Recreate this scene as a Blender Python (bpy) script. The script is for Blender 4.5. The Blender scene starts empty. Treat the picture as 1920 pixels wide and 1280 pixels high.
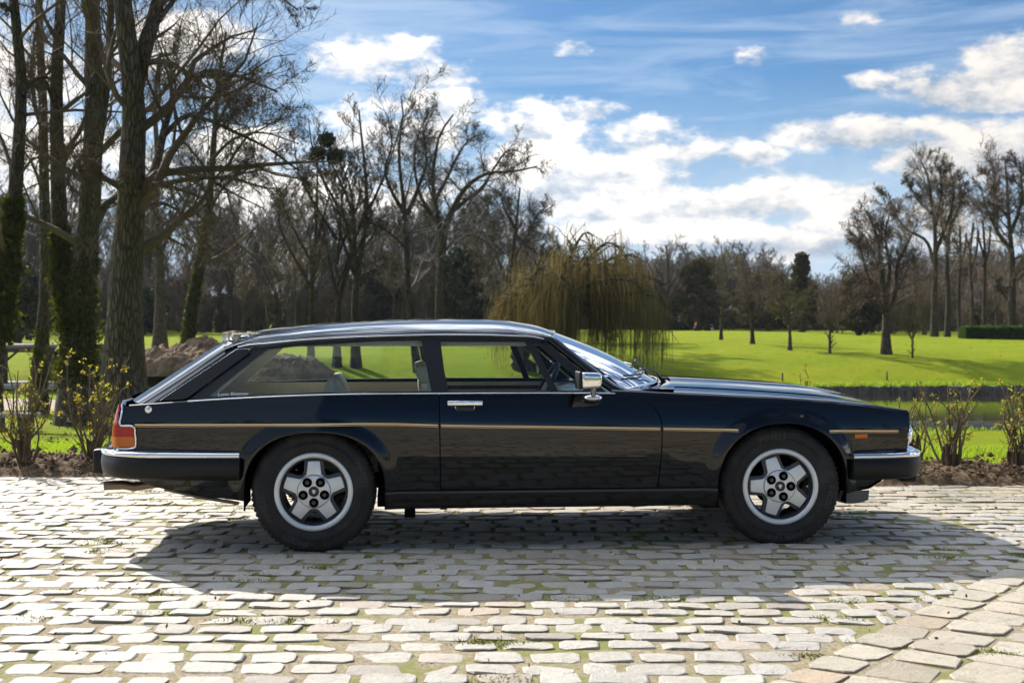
import bpy, bmesh, math, random
import numpy as np
from mathutils import Vector, Matrix

sc = bpy.context.scene
COL = sc.collection
R = math.radians
rng = np.random.default_rng(7)

# ------------------------------------------------------------------ camera
cam_d = bpy.data.cameras.new('camera')
cam = bpy.data.objects.new('camera', cam_d); COL.objects.link(cam)
EYE = 1.28
cam.location = (0, 0, EYE)
cam.rotation_euler = (R(90), 0, 0)
cam_d.sensor_width = 36
cam_d.lens = 2500 / 1920 * 36
cam_d.shift_y = -45 / 1920
cam_d.clip_start = .05
cam_d.clip_end = 3000
cam_d.dof.use_dof = True
cam_d.dof.focus_distance = 7.6
cam_d.dof.aperture_fstop = 5.0
sc.camera = cam

# ------------------------------------------------------------------ colour management
sc.view_settings.view_transform = 'Standard'
sc.view_settings.look = 'None'
sc.view_settings.exposure = 1.5
sc.view_settings.gamma = 1
sc.view_settings.use_curve_mapping = False
sc.render.engine = 'CYCLES'
sc.cycles.max_bounces = 10
sc.cycles.transparent_max_bounces = 16
sc.cycles.caustics_reflective = False
sc.cycles.caustics_refractive = False

# ------------------------------------------------------------------ sun
SUN_EL, SUN_AZ = 33.2, -34.0         # azimuth measured from +Y towards +X
sd = Vector((math.sin(R(SUN_AZ)) * math.cos(R(SUN_EL)), math.cos(R(SUN_AZ)) * math.cos(R(SUN_EL)), math.sin(R(SUN_EL))))
sun_d = bpy.data.lights.new('sun', 'SUN')
sun_d.energy = 2.9
sun_d.angle = R(0.5)
sun_d.color = (1, .945, .86)
sun = bpy.data.objects.new('sun', sun_d); COL.objects.link(sun)
sun.rotation_euler = sd.to_track_quat('Z', 'Y').to_euler()
sun.location = (-20, 30, 40)


# ------------------------------------------------------------------ node helper
class NT:
    def __init__(s, nt):
        s.nt = nt; s.n = nt.nodes; s.l = nt.links
    def new(s, t, **kw):
        n = s.n.new(t)
        for k, v in kw.items(): setattr(n, k, v)
        return n
    def put(s, sock, v):
        if isinstance(v, bpy.types.NodeSocket): s.l.new(v, sock)
        elif v is not None:
            if hasattr(sock.default_value, '__len__') and not hasattr(v, '__len__'):
                v = (v,) * len(sock.default_value)
            if hasattr(v, '__len__') and len(sock.default_value) == 4 and len(v) == 3: v = (*v, 1)
            sock.default_value = v
    def m(s, op, a, b=None, c=None, clamp=False):
        n = s.new('ShaderNodeMath', operation=op, use_clamp=clamp)
        s.put(n.inputs[0], a)
        if b is not None: s.put(n.inputs[1], b)
        if c is not None: s.put(n.inputs[2], c)
        return n.outputs[0]
    def vm(s, op, a, b=None):
        n = s.new('ShaderNodeVectorMath', operation=op)
        s.put(n.inputs[0], a)
        if b is not None: s.put(n.inputs[1], b)
        return n.outputs['Value'] if op in ('LENGTH', 'DOT_PRODUCT') else n.outputs[0]
    def mix(s, f, a, b, mode='MIX'):
        n = s.new('ShaderNodeMix', data_type='RGBA', blend_type=mode)
        s.put(n.inputs[0], f); s.put(n.inputs[6], a); s.put(n.inputs[7], b)
        return n.outputs[2]
    def noise(s, vec, scale, detail=4, rough=.55, dist=0):
        n = s.new('ShaderNodeTexNoise')
        if vec is not None: s.l.new(vec, n.inputs['Vector'])
        s.put(n.inputs['Scale'], scale); n.inputs['Detail'].default_value = detail
        n.inputs['Roughness'].default_value = rough; n.inputs['Distortion'].default_value = dist
        return n.outputs[0]
    def ss(s, x, lo, hi, a=0., b=1.):
        n = s.new('ShaderNodeMapRange', interpolation_type='SMOOTHSTEP')
        s.put(n.inputs[0], x)
        for k, v in zip((1, 2, 3, 4), (lo, hi, a, b)): s.put(n.inputs[k], v)
        return n.outputs[0]
    def ramp(s, f, stops):
        n = s.new('ShaderNodeValToRGB'); e = n.color_ramp.elements
        while len(e) < len(stops): e.new(0.5)
        for q, (p, c) in zip(e, stops): q.position = p; q.color = (*c, 1)
        s.put(n.inputs[0], f); return n.outputs[0]
    def xyz(s, v):
        n = s.new('ShaderNodeSeparateXYZ'); s.l.new(v, n.inputs[0]); return n.outputs
    def comb(s, x, y, z):
        n = s.new('ShaderNodeCombineXYZ')
        for k, v in enumerate((x, y, z)): s.put(n.inputs[k], v)
        return n.outputs[0]


# ------------------------------------------------------------------ world: sky and clouds
world = bpy.data.worlds.new('World'); sc.world = world
world.use_nodes = True
wt = world.node_tree; wt.nodes.clear()
w = NT(wt)
sky = w.new('ShaderNodeTexSky', sky_type='NISHITA')
sky.sun_disc = False
sky.sun_elevation = R(SUN_EL); sky.sun_rotation = R(SUN_AZ)
sky.altitude = 100; sky.air_density = 1.0; sky.dust_density = .5; sky.ozone_density = 2.0
tc = w.new('ShaderNodeTexCoord')
dx, dy, dz = w.xyz(tc.outputs['Generated'])
az = w.m('MULTIPLY', w.m('ARCTAN2', dx, dy), 57.2958)
el = w.m('MULTIPLY', w.m('ARCSINE', dz), 57.2958)
SKY_K = .055
base = w.vm('SCALE', sky.outputs[0]); base.node.inputs['Scale'].default_value = SKY_K
# the photograph's clear sky is a purer blue than the model's near the horizon
base = w.mix(1, base, (.24, .405, .575), 'MULTIPLY')
# noise space: azimuth / elevation, flattened vertically, plus a true direction term so it never seams
dirn = tc.outputs['Generated']
sv = w.vm('MULTIPLY', dirn, (1, 1, 2.2))
n0 = w.noise(sv, 9, 5, .55)
n1 = w.noise(sv, 24, 8, .6)
n2 = w.noise(w.vm('MULTIPLY', dirn, (1, 1, 1.5)), 60, 7, .62)
warp = w.m('ADD', w.m('MULTIPLY', w.m('SUBTRACT', n0, .5), 3.0), w.m('ADD', w.m('MULTIPLY', w.m('SUBTRACT', n1, .5), 2.7), w.m('MULTIPLY', w.m('SUBTRACT', n2, .5), 1.1)))


def DA(px): return math.degrees(math.atan((px - 960) / 2500))
def DE(py): return math.degrees(math.atan((595 - py) / 2500))
# (az, el, half width, half height) of the cumulus heads seen over the park, in degrees
CL = [(690, 118, 110, 34), (820, 135, 95, 30), (770, 98, 60, 30),
      (830, 195, 75, 40), (700, 250, 150, 60), (1010, 225, 95, 38), (1090, 205, 70, 22), (985, 240, 60, 34),
      (1210, 270, 100, 38), (1300, 290, 90, 30), (1395, 295, 62, 22), (1160, 330, 160, 40), (1000, 330, 160, 50), (1440, 375, 110, 34), (1560, 385, 80, 28),
      (1250, 385, 160, 34), (1300, 445, 260, 26), (1600, 430, 150, 40), (1065, 95, 46, 17), (1400, 115, 46, 22), (1620, 60, 49, 20), (1790, 88, 40, 16),
      (1760, 175, 150, 36), (1880, 140, 110, 44), (1640, 165, 60, 20), (1900, 205, 200, 26), (1640, 255, 170, 30), (1850, 300, 160, 50), (1500, 460, 240, 24),
      (330, 120, 140, 60), (120, 330, 260, 60), (450, 300, 200, 60), (60, 150, 90, 60), (560, 400, 220, 60)]
cm = None; lit = None
for (px, py, hw, hh) in CL:
    a0, e0 = DA(px), DE(py); gk = 1.08 if py < 325 else 1.35; sa, se = hw / 2500 * 57.3 * gk, hh / 2500 * 57.3 * gk * 1.05
    u = w.m('DIVIDE', w.m('SUBTRACT', az, a0), sa)
    v = w.m('DIVIDE', w.m('SUBTRACT', el, e0), se)
    d = w.m('ADD', w.m('MULTIPLY', u, u), w.m('MULTIPLY', v, v))
    f = w.m('SUBTRACT', 1.0 if hw > 50 else .42, d)
    cm = f if cm is None else w.m('SMOOTH_MAX', cm, f, .22)
    lv = w.m('ADD', w.m('MULTIPLY', w.m('MAXIMUM', f, 0), v), w.m('MULTIPLY', w.m('MAXIMUM', f, 0), .0))
    lit = lv if lit is None else w.m('ADD', lit, lv)
# broken cloud over the unseen rest of the sky, later brightened to fill shade
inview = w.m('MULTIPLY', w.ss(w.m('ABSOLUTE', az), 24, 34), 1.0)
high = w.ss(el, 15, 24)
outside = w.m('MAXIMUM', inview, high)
away = w.ss(dy, -.15, -.45)          # clear blue lies behind the camera, as the paintwork shows
big = w.noise(w.vm('MULTIPLY', dirn, (1, 1, 1.8)), 2.6, 6, .6)
field = w.m('SUBTRACT', w.m('MULTIPLY', w.m('SUBTRACT', big, .50), 9), w.m('MULTIPLY', away, 2.2))
cm = w.m('ADD', cm, w.m('MULTIPLY', warp, 1.25))
cov_in = w.ss(cm, -.25, .85)
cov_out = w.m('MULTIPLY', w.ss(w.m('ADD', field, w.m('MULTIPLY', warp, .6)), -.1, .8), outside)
cover = w.m('MAXIMUM', w.m('MULTIPLY', cov_in, w.m('SUBTRACT', 1, w.m('MULTIPLY', outside, .0))), cov_out)
# thin veils low down and a streaky layer higher up
veil_low = w.m('MULTIPLY', w.ss(el, 11.5, 2, 0, .92), w.ss(n1, .3, .6, .7, 1))
st = w.noise(w.vm('MULTIPLY', dirn, (2.2, 1, 17)), 3.0, 6, .62, .6)
veil_hi = w.m('MULTIPLY', w.ss(st, .38, .72, .04, .5), w.m('SUBTRACT', 1, w.m('MULTIPLY', away, .7)))
leftness = w.ss(az, 4, -14, 0, .35)
veil = w.m('MAXIMUM', veil_low, w.m('MULTIPLY', w.m('ADD', veil_hi, leftness), .9))
veil = w.m('MINIMUM', veil, .9)
s1_ = w.mix(veil, base, (.235, .285, .345))
bright = w.ss(w.m('ADD', w.m('MULTIPLY', lit, .75), w.m('ADD', w.m('MULTIPLY', w.m('SUBTRACT', n1, .45), 2.4), w.m('MULTIPLY', w.m('SUBTRACT', n2, .48), 1.2))), -.55, .60)
sunny = w.ss(az, 22, -4, .72, 1.0)
ccol = w.mix(bright, (.18, .22, .275), (.50, .475, .445))
ccol = w.mix(1, ccol, w.comb(sunny, sunny, sunny), 'MULTIPLY')
fill_gain = w.m('ADD', 1, w.m('MULTIPLY', outside, 2.3)); ccol = w.mix(1, ccol, w.comb(w.m('MULTIPLY', fill_gain, w.m('SUBTRACT', 1, w.m('MULTIPLY', outside, .08))), fill_gain, w.m('MULTIPLY', fill_gain, w.m('ADD', 1, w.m('MULTIPLY', outside, .14)))), 'MULTIPLY')  # unseen clouds made brighter and bluer to lift the fill in the shade
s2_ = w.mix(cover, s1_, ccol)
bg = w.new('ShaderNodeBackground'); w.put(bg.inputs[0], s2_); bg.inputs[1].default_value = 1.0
wo = w.new('ShaderNodeOutputWorld'); wt.links.new(bg.outputs[0], wo.inputs[0])
world.cycles.sampling_method = 'MANUAL'; world.cycles.sample_map_resolution = 512


# ------------------------------------------------------------------ mesh helpers
def link(o, parent=None):
    COL.objects.link(o)
    if parent is not None: o.parent = parent
    return o

def setp(o, label=None, cat=None, group=None, kind=None):
    if label: o['label'] = label
    if cat: o['category'] = cat
    if group: o['group'] = group
    if kind: o['kind'] = kind
    return o

def empty(name, loc, rz=0, label=None, cat=None, group=None):
    o = bpy.data.objects.new(name, None); COL.objects.link(o)
    o.location = loc; o.rotation_euler = (0, 0, rz); o.empty_display_size = .3
    return setp(o, label, cat, group)

def arr_mesh(name, V, Fs, smooth=True, normals=None):
    V = np.ascontiguousarray(V, dtype=np.float32)
    me = bpy.data.meshes.new(name)
    Fs = [np.asarray(f, dtype=np.int32) for f in Fs if len(f)]
    loops = np.concatenate([f.ravel() for f in Fs])
    starts = []; off = 0
    for f in Fs:
        starts.append(off + np.arange(len(f), dtype=np.int32) * f.shape[1]); off += f.size
    starts = np.concatenate(starts).astype(np.int32)
    me.vertices.add(len(V)); me.vertices.foreach_set('co', V.ravel())
    me.loops.add(len(loops)); me.loops.foreach_set('vertex_index', loops)
    me.polygons.add(len(starts)); me.polygons.foreach_set('loop_start', starts)
    me.update(calc_edges=True)
    me.polygons.foreach_set('use_smooth', np.full(len(starts), smooth, dtype=bool))
    if normals is not None:
        me.normals_split_custom_set_from_vertices([tuple(n) for n in normals])
    return me

def obj(name, me, mat=None, parent=None):
    o = bpy.data.objects.new(name, me)
    if mat is not None and len(me.materials) == 0: me.materials.append(mat)
    return link(o, parent)

def gridf(nu, nv, cu=False, cv=False, off=0):
    iu = np.arange(nu if cu else nu - 1); iv = np.arange(nv if cv else nv - 1)
    a, b = np.meshgrid(iu, iv, indexing='ij'); a = a.ravel(); b = b.ravel()
    a1 = (a + 1) % nu; b1 = (b + 1) % nv
    return np.stack([a * nv + b, a1 * nv + b, a1 * nv + b1, a * nv + b1], 1) + off

def grid(name, P, mat, parent=None, cu=False, cv=False, smooth=True):
    P = np.asarray(P, float); nu, nv = P.shape[:2]
    return obj(name, arr_mesh(name, P.reshape(-1, 3), [gridf(nu, nv, cu, cv)], smooth), mat, parent)

class Acc:
    """collects arrays into one mesh"""
    def __init__(s): s.V = []; s.F = {}; s.n = 0
    def add(s, V, F):
        V = np.asarray(V, float).reshape(-1, 3)
        for f in (F if isinstance(F, list) else [F]):
            f = np.asarray(f, int)
            if len(f): s.F.setdefault(f.shape[1], []).append(f + s.n)
        s.V.append(V); s.n += len(V); return s
    def grid(s, P, cu=False, cv=False):
        P = np.asarray(P, float); nu, nv = P.shape[:2]
        return s.add(P.reshape(-1, 3), gridf(nu, nv, cu, cv))
    def poly(s, pts):
        pts = np.asarray(pts, float); return s.add(pts, np.arange(len(pts))[None])
    def box(s, x0, x1, y0, y1, z0, z1, bev=0):
        if bev <= 0:
            V = [(x, y, z) for x in (x0, x1) for y in (y0, y1) for z in (z0, z1)]
            return s.add(V, np.array([[0, 1, 3, 2], [4, 6, 7, 5], [0, 4, 5, 1], [2, 3, 7, 6], [0, 2, 6, 4], [1, 5, 7, 3]]))
        bm = bmesh.new()
        bmesh.ops.create_cube(bm, size=1)
        for v in bm.verts:
            v.co = Vector(((x0 + x1) / 2 + v.co.x * (x1 - x0), (y0 + y1) / 2 + v.co.y * (y1 - y0), (z0 + z1) / 2 + v.co.z * (z1 - z0)))
        bmesh.ops.bevel(bm, geom=list(bm.edges), offset=bev, segments=3, profile=.5, affect='EDGES')
        return s.bm(bm)
    def bm(s, bm, M=None):
        if M is not None: bm.transform(M)
        bm.verts.ensure_lookup_table(); bm.verts.index_update()
        V = [v.co[:] for v in bm.verts]; fs = {}
        for f in bm.faces: fs.setdefault(len(f.verts), []).append([v.index for v in f.verts])
        bm.free()
        return s.add(V, [np.array(x) for x in fs.values()])
    def tube(s, pts, r, sides=8, cap=True):
        pts = np.asarray(pts, float); n = len(pts)
        r = np.broadcast_to(np.asarray(r, float), (n,))
        t = np.gradient(pts, axis=0); t /= np.linalg.norm(t, axis=1)[:, None] + 1e-12
        ref = np.array([0, 0, 1.]) if abs(t[:, 2]).mean() < .8 else np.array([0, 1., 0])
        a = np.cross(t, ref); a /= np.linalg.norm(a, axis=1)[:, None] + 1e-12
        b = np.cross(t, a)
        th = np.linspace(0, 2 * math.pi, sides, endpoint=False)
        P = pts[:, None] + r[:, None, None] * (np.cos(th)[None, :, None] * a[:, None] + np.sin(th)[None, :, None] * b[:, None])
        s.grid(P, cv=True)
        if cap:
            s.poly(P[0][::-1]); s.poly(P[-1])
        return s
    def sweep(s, pts, prof, up=(0, 0, 1), cap=True, closed=True):
        pts = np.asarray(pts, float); prof = np.asarray(prof, float)
        t = np.gradient(pts, axis=0); t /= np.linalg.norm(t, axis=1)[:, None] + 1e-12
        a = np.cross(t, np.asarray(up, float)); a /= np.linalg.norm(a, axis=1)[:, None] + 1e-12
        b = np.cross(a, t)
        P = pts[:, None] + prof[None, :, 0, None] * a[:, None] + prof[None, :, 1, None] * b[:, None]
        s.grid(P, cv=closed)
        if cap: s.poly(P[0][::-1]); s.poly(P[-1])
        return s
    def lathe(s, prof, n=48, axis='Y'):
        """prof: (radius, along) pairs"""
        prof = np.asarray(prof, float); th = np.linspace(0, 2 * math.pi, n, endpoint=False)
        r, a = prof[:, 0], prof[:, 1]
        X = np.cos(th)[:, None] * r; Z = np.sin(th)[:, None] * r; Y = np.broadcast_to(a, X.shape)
        P = np.stack([X, Y, Z], -1) if axis == 'Y' else np.stack([X, Z, Y], -1)
        return s.grid(P, cu=True)
    def xf(s, M):
        M = np.array(M)
        s.V = [v @ M[:3, :3].T + M[:3, 3] for v in s.V]; return s
    def mesh(s, name, smooth=True, sharp=None):
        V = np.concatenate(s.V); Fs = [np.concatenate(v) for v in s.F.values()]
        me = arr_mesh(name, V, Fs, smooth)
        if sharp is not None:
            bm = bmesh.new(); bm.from_mesh(me); bmesh.ops.remove_doubles(bm, verts=bm.verts, dist=1e-5)
            bmesh.ops.recalc_face_normals(bm, faces=bm.faces)
            for e in bm.edges:
                if len(e.link_faces) != 2 or e.calc_face_angle(0) > R(sharp): e.smooth = False
            bm.to_mesh(me); bm.free()
        return me
    def out(s, name, mat, parent=None, smooth=True, sharp=None):
        return obj(name, s.mesh(name, smooth, sharp), mat, parent)

def interp(pts):
    """smooth (cubic Hermite) curve through (x, y) points"""
    x = np.array([p[0] for p in pts], float); y = np.array([p[1] for p in pts], float)
    if len(x) < 3: return lambda q: np.interp(q, x, y)
    h = np.diff(x); d = np.diff(y) / h
    m = np.empty_like(y); m[0] = d[0]; m[-1] = d[-1]
    m[1:-1] = (d[:-1] * h[1:] + d[1:] * h[:-1]) / (h[:-1] + h[1:])
    def f(q):
        q = np.asarray(q, float); qc = np.clip(q, x[0], x[-1])
        i = np.clip(np.searchsorted(x, qc) - 1, 0, len(x) - 2)
        t = (qc - x[i]) / h[i]
        return ((2*t**3-3*t**2+1)*y[i] + (t**3-2*t**2+t)*h[i]*m[i] + (-2*t**3+3*t**2)*y[i+1] + (t**3-t**2)*h[i]*m[i+1])
    return f

def spline(pts, n):
    pts = np.asarray(pts, float)
    s_ = np.concatenate([[0], np.cumsum(np.linalg.norm(np.diff(pts, axis=0), axis=1))])
    q = np.linspace(0, s_[-1], n)
    return np.stack([interp(list(zip(s_, pts[:, k])))(q) for k in range(pts.shape[1])], -1)

def at(px, py, y):
    """the place in the world that lies y metres ahead at this spot of the view"""
    return np.array([(px - 960) / 2500 * y, y, EYE - (py - 595) / 2500 * y])

# ------------------------------------------------------------------ materials
def mat(name, col=(.5, .5, .5), rough=.5, metal=0., spec=.5, **kw):
    m = bpy.data.materials.new(name); m.use_nodes = True
    nt = m.node_tree; b = nt.nodes['Principled BSDF']
    b.inputs['Base Color'].default_value = (*col, 1)
    b.inputs['Roughness'].default_value = rough
    b.inputs['Metallic'].default_value = metal
    b.inputs['Specular IOR Level'].default_value = spec
    for k, v in kw.items(): b.inputs[k].default_value = v
    m['h'] = 1
    return m, NT(nt), b

def bump(n, b, h, dist, strength=1.):
    q = n.new('ShaderNodeBump'); n.put(q.inputs['Height'], h)
    q.inputs['Distance'].default_value = dist; q.inputs['Strength'].default_value = strength
    n.l.new(q.outputs[0], b.inputs['Normal']); return q

def noisy(name, c0, c1, scale, rough=.8, bscale=None, bdist=.01, metal=0, spec=.3, detail=6):
    m, n, b = mat(name, c0, rough, metal, spec)
    pos = n.new('ShaderNodeNewGeometry').outputs['Position']
    f = n.ss(n.noise(pos, scale, detail, .6), .3, .7)
    n.put(b.inputs['Base Color'], n.mix(f, c0, c1))
    if bscale: bump(n, b, n.noise(pos, bscale, 6, .6), bdist)
    return m
# ------------------------------------------------------------------ ground heights
_tz = interp([(11.4, 0), (13.5, -.06), (18, -.45), (28, -1.12), (40, -1.15), (48.9, -1.20), (52, -.66), (56, -.30), (60, -.16), (70, -.06), (100, .12), (150, .0), (400, 1.2), (1200, 6)])
WATER_Z = -1.5
POND = dict(x0=-2.0, y0=28.6, y1=48.6)
def near_bank(x): return 26.7 + .25 * np.sin(x * .35) + .12 * np.sin(x * 1.1)
def far_bank(x): return 48.6 + .2 * np.sin(x * .2 + 1)
def ground_z(x, y):
    x = np.asarray(x, float); y = np.asarray(y, float)
    z = np.where(y < 11.4, 0, _tz(y))
    z = z + np.where(y > 13, .05 * np.sin(x * .31 + y * .17) + .04 * np.sin(x * .13 - y * .29 + 2), 0) * np.clip((y - 13) / 10, 0, 1)
    hump = .12 * np.exp(-((x - 14) / 12) ** 2) * np.clip((y - 58) / 10, 0, 1) * np.clip((150 - y) / 40, 0, 1)
    return z + hump
def gz(x, y): return float(ground_z(x, y))

# ------------------------------------------------------------------ lawn
m_lawn, n, b = mat('lawn grass', (.15, .22, .02), .9, 0, .15)
pos = n.new('ShaderNodeNewGeometry').outputs['Position']
f1 = n.ss(n.noise(pos, .35, 5, .6), .35, .7)
f2 = n.noise(n.vm('MULTIPLY', pos, (1, .6, 1)), 2.2, 6, .65)
f3 = n.noise(pos, 38, 4, .7)
stripe = n.noise(n.vm('MULTIPLY', pos, (.12, 1, 1)), .5, 3, .5)
c = n.mix(f1, (.225, .285, .012), (.30, .325, .018))
c = n.mix(n.ss(f2, .45, .75, 0, .8), c, (.13, .19, .008))
c = n.mix(n.ss(stripe, .4, .65, 0, .5), c, (.31, .32, .014))
c = n.mix(n.ss(f3, .35, .65, 0, .6), c, (.10, .15, .008))
n.put(b.inputs['Base Color'], c)
b.inputs['Specular IOR Level'].default_value = .03
bump(n, b, n.m('ADD', f3, n.m('MULTIPLY', f2, 2)), .05)

m_soil = noisy('dug soil', (.20, .13, .070), (.055, .035, .021), 9, .95, 30, .02, 0, .15)
m_bank, n, b = mat('pond bank', (.1, .08, .06), .9)
pos = n.new('ShaderNodeNewGeometry').outputs['Position']
c = n.mix(n.ss(n.noise(n.vm('MULTIPLY', pos, (1, 1, .25)), 5, 6, .7), .35, .65), (.05, .035, .025), (.15, .115, .09))
n.put(b.inputs['Base Color'], c); bump(n, b, n.noise(pos, 14, 5), .05)

# terrain mesh: graded grid, cut away where the pond lies
ys = np.unique(np.concatenate([np.linspace(11.3, 28.2, 60), np.linspace(48.9, 70, 30), np.linspace(28.3, 48.8, 24), np.geomspace(70, 1100, 40)]))
xs = np.unique(np.concatenate([np.linspace(-40, 60, 140), -np.geomspace(40, 900, 20), np.geomspace(60, 900, 18)]))
def terrain():
    A = Acc()
    # left of the pond and beyond it one continuous sheet each
    def patch(xs, ylo, yhi, k):
        t = np.linspace(0, 1, k)
        P = np.zeros((len(xs), k, 3))
        for i, x in enumerate(xs):
            yy = ylo(x) + (yhi(x) - ylo(x)) * (t ** 1.0 if k < 80 else t ** 2.2)
            P[i, :, 0] = x; P[i, :, 1] = yy; P[i, :, 2] = ground_z(x, yy)
        A.grid(P)
    xl = xs[xs <= POND['x0']]; xl = np.append(xl, POND['x0']) if xl[-1] < POND['x0'] else xl
    xr = np.insert(xs[xs > POND['x0']], 0, POND['x0'])
    patch(xl, lambda x: 11.35, lambda x: near_bank(x), 46)
    patch(xl, near_bank, far_bank, 30)
    patch(xr, lambda x: 11.35, near_bank, 46)
    patch(xs, far_bank, lambda x: 1100., 90)
    patch(np.unique(np.append(xs[np.abs(xs) > 40], [-40, 60])), lambda x: -900., lambda x: 11.34, 12) if False else None
    return A.out('lawn', m_lawn)
setp(terrain(), kind='structure')
# banks: a short wall of earth all round the water
def bank(xs_, f, off, jit):
    P = []
    for x in xs_:
        y = float(f(x)); z = gz(x, y)
        row = [(x, y, z + .005), (x, y + off * .05, z - .06), (x, y + off * .10, z - .25), (x, y + off * .16, WATER_Z - .25)]
        P.append(row)
    P = np.array(P); P[:, 1:3, 1] += rng.normal(0, jit, (len(P), 2)); P[:, 0:2, 2] += rng.normal(0, jit * .5, (len(P), 2)); return P
xb = np.linspace(POND['x0'], 70, 480)
A = Acc(); A.grid(bank(xb, far_bank, -1, .03)); A.grid(bank(xb, near_bank, 1, .03))
yb_ = np.linspace(near_bank(POND['x0']), far_bank(POND['x0']), 60)
A.grid(np.array([[(POND['x0'], y, gz(POND['x0'], y) + .005), (POND['x0'] + .1, y, -1.35), (POND['x0'] + .15, y, WATER_Z - .25)] for y in yb_]))
setp(A.out('pond_bank', m_bank), kind='structure')
m_water, n, b = mat('pond water', (.018, .018, .01), .02, 0, .5, IOR=1.33)
pos = n.new('ShaderNodeNewGeometry').outputs['Position']
near = n.ss(n.xyz(pos)[1], 36, 31)
rip = n.m('ADD', n.m('MULTIPLY', n.noise(n.vm('MULTIPLY', pos, (1, 1.6, 1)), 7, 3, .5), n.m('ADD', n.m('MULTIPLY', near, 34.0), .08)), n.m('MULTIPLY', n.noise(pos, .7, 2), .3))
bump(n, b, rip, .012)
A = Acc(); A.grid(np.array([[(x, y, WATER_Z) for y in (25.8, 34, 40, 49.5)] for x in (-3, 20, 45, 75)]))
setp(A.out('pond_water', m_water), kind='structure')
# ground sheet all round the yard and behind the camera
m_far, n, b = mat('rough grass behind', (.07, .1, .03), .9, 0, .2)
A = Acc()
A.grid(np.array([[(x, y, -.06) for y in (-900, -60, -16)] for x in (-900, -40, 0, 40, 900)]))
A.grid(np.array([[(x, y, -.06) for y in (-16, 0, 11.4)] for x in (-900, -60, -12)]))
A.grid(np.array([[(x, y, -.06) for y in (-16, 0, 11.4)] for x in (12, 60, 900)]))
setp(A.out('ground', m_far), kind='structure')

# gravel path through the lawn on the left
m_path = noisy('pale gravel', (.42, .34, .26), (.28, .22, .17), 12, .95, 60, .01, 0, .2)
P = []
for x in np.linspace(-26, -6.5, 50):
    yc = 36.5 - .10 * (x + 20) + .4 * math.sin(x * .3); hw = 1.9 - .5 * np.clip((x + 14) / 8, 0, 1)
    P.append([(x, yc + s * hw, gz(x, yc + s * hw) + .02) for s in np.linspace(-1, 1, 7)])
setp(grid('path', np.array(P), m_path), kind='structure')

# ------------------------------------------------------------------ cobbled yard
def yard_edge(x): return 10.42 - .085 * x
m_joint, n, b = mat('earth between the cobbles', (.12, .09, .06), .95, 0, .15)
pos = n.new('ShaderNodeNewGeometry').outputs['Position']
c = n.mix(n.ss(n.noise(pos, 60, 5, .7), .35, .65), (.26, .20, .12), (.44, .37, .25))
moss = n.ss(n.m('ADD', n.noise(pos, 1.5, 4, .6), n.m('MULTIPLY', n.noise(pos, 14, 4, .7), .5)), .70, .88)
c = n.mix(n.m('MULTIPLY', moss, .8), c, (.22, .23, .05))
n.put(b.inputs['Base Color'], c); bump(n, b, n.noise(pos, 90, 6, .7), .012)
P = [[(x, y if k < 9 else yard_edge(x) + .1, .0055 + .0025 * math.sin(x * 3 + y * 5)) for k, y in enumerate(np.linspace(-16, 9.5, 10))] for x in np.linspace(-12.2, 12.2, 40)]
yard = setp(grid('cobbled_yard', np.array(P), m_joint), kind='structure')

def stone_mat(nm, tint):
    m_, n, b = mat(nm, (.4, .37, .33), .55, 0, .5)
    geo = n.new('ShaderNodeNewGeometry'); pos = geo.outputs['Position']
    rnd = n.m('FRACT', n.m('ADD', n.m('MULTIPLY', geo.outputs['Random Per Island'], 7.13), n.m('MULTIPLY', n.new('ShaderNodeObjectInfo').outputs['Random'], 3.7)))
    c = n.ramp(rnd, [(0, (.44, .39, .33)), (.14, (.56, .52, .45)), (.45, (.62, .58, .51)), (.62, (.54, .50, .45)), (.8, (.65, .61, .54)), (.93, (.58, .46, .36)), (1, (.38, .34, .29))])
    c = n.mix(n.ss(n.noise(pos, 30, 7, .8), .46, .66, 0, .5), c, (.36, .32, .27))
    c = n.mix(n.ss(n.noise(pos, 130, 3, .6), .58, .68, 0, .6), c, (.16, .14, .11))
    c = n.mix(n.ss(n.noise(pos, 9, 5, .7), .52, .68, 0, .4), c, (.30, .26, .20))
    c = n.mix(n.ss(n.noise(pos, 2.2, 4, .6), .5, .8, 0, .3), c, (.36, .30, .22))
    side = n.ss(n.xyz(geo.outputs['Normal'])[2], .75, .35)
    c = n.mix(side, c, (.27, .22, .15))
    n.put(b.inputs['Base Color'], c)
    n.put(b.inputs['Base Color'], n.mix(1, c, tuple(.84 * q for q in tint), 'MULTIPLY'))
    bump(n, b, n.m('ADD', n.noise(pos, 28, 7, .75), n.m('MULTIPLY', n.noise(pos, 140, 3, .6), .3)), .014)
    return m_
m_cob = stone_mat('worn cobble stone', (1, .975, .92)); m_cob2 = stone_mat('buff sandstone sett', (1.04, .96, .80))

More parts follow.
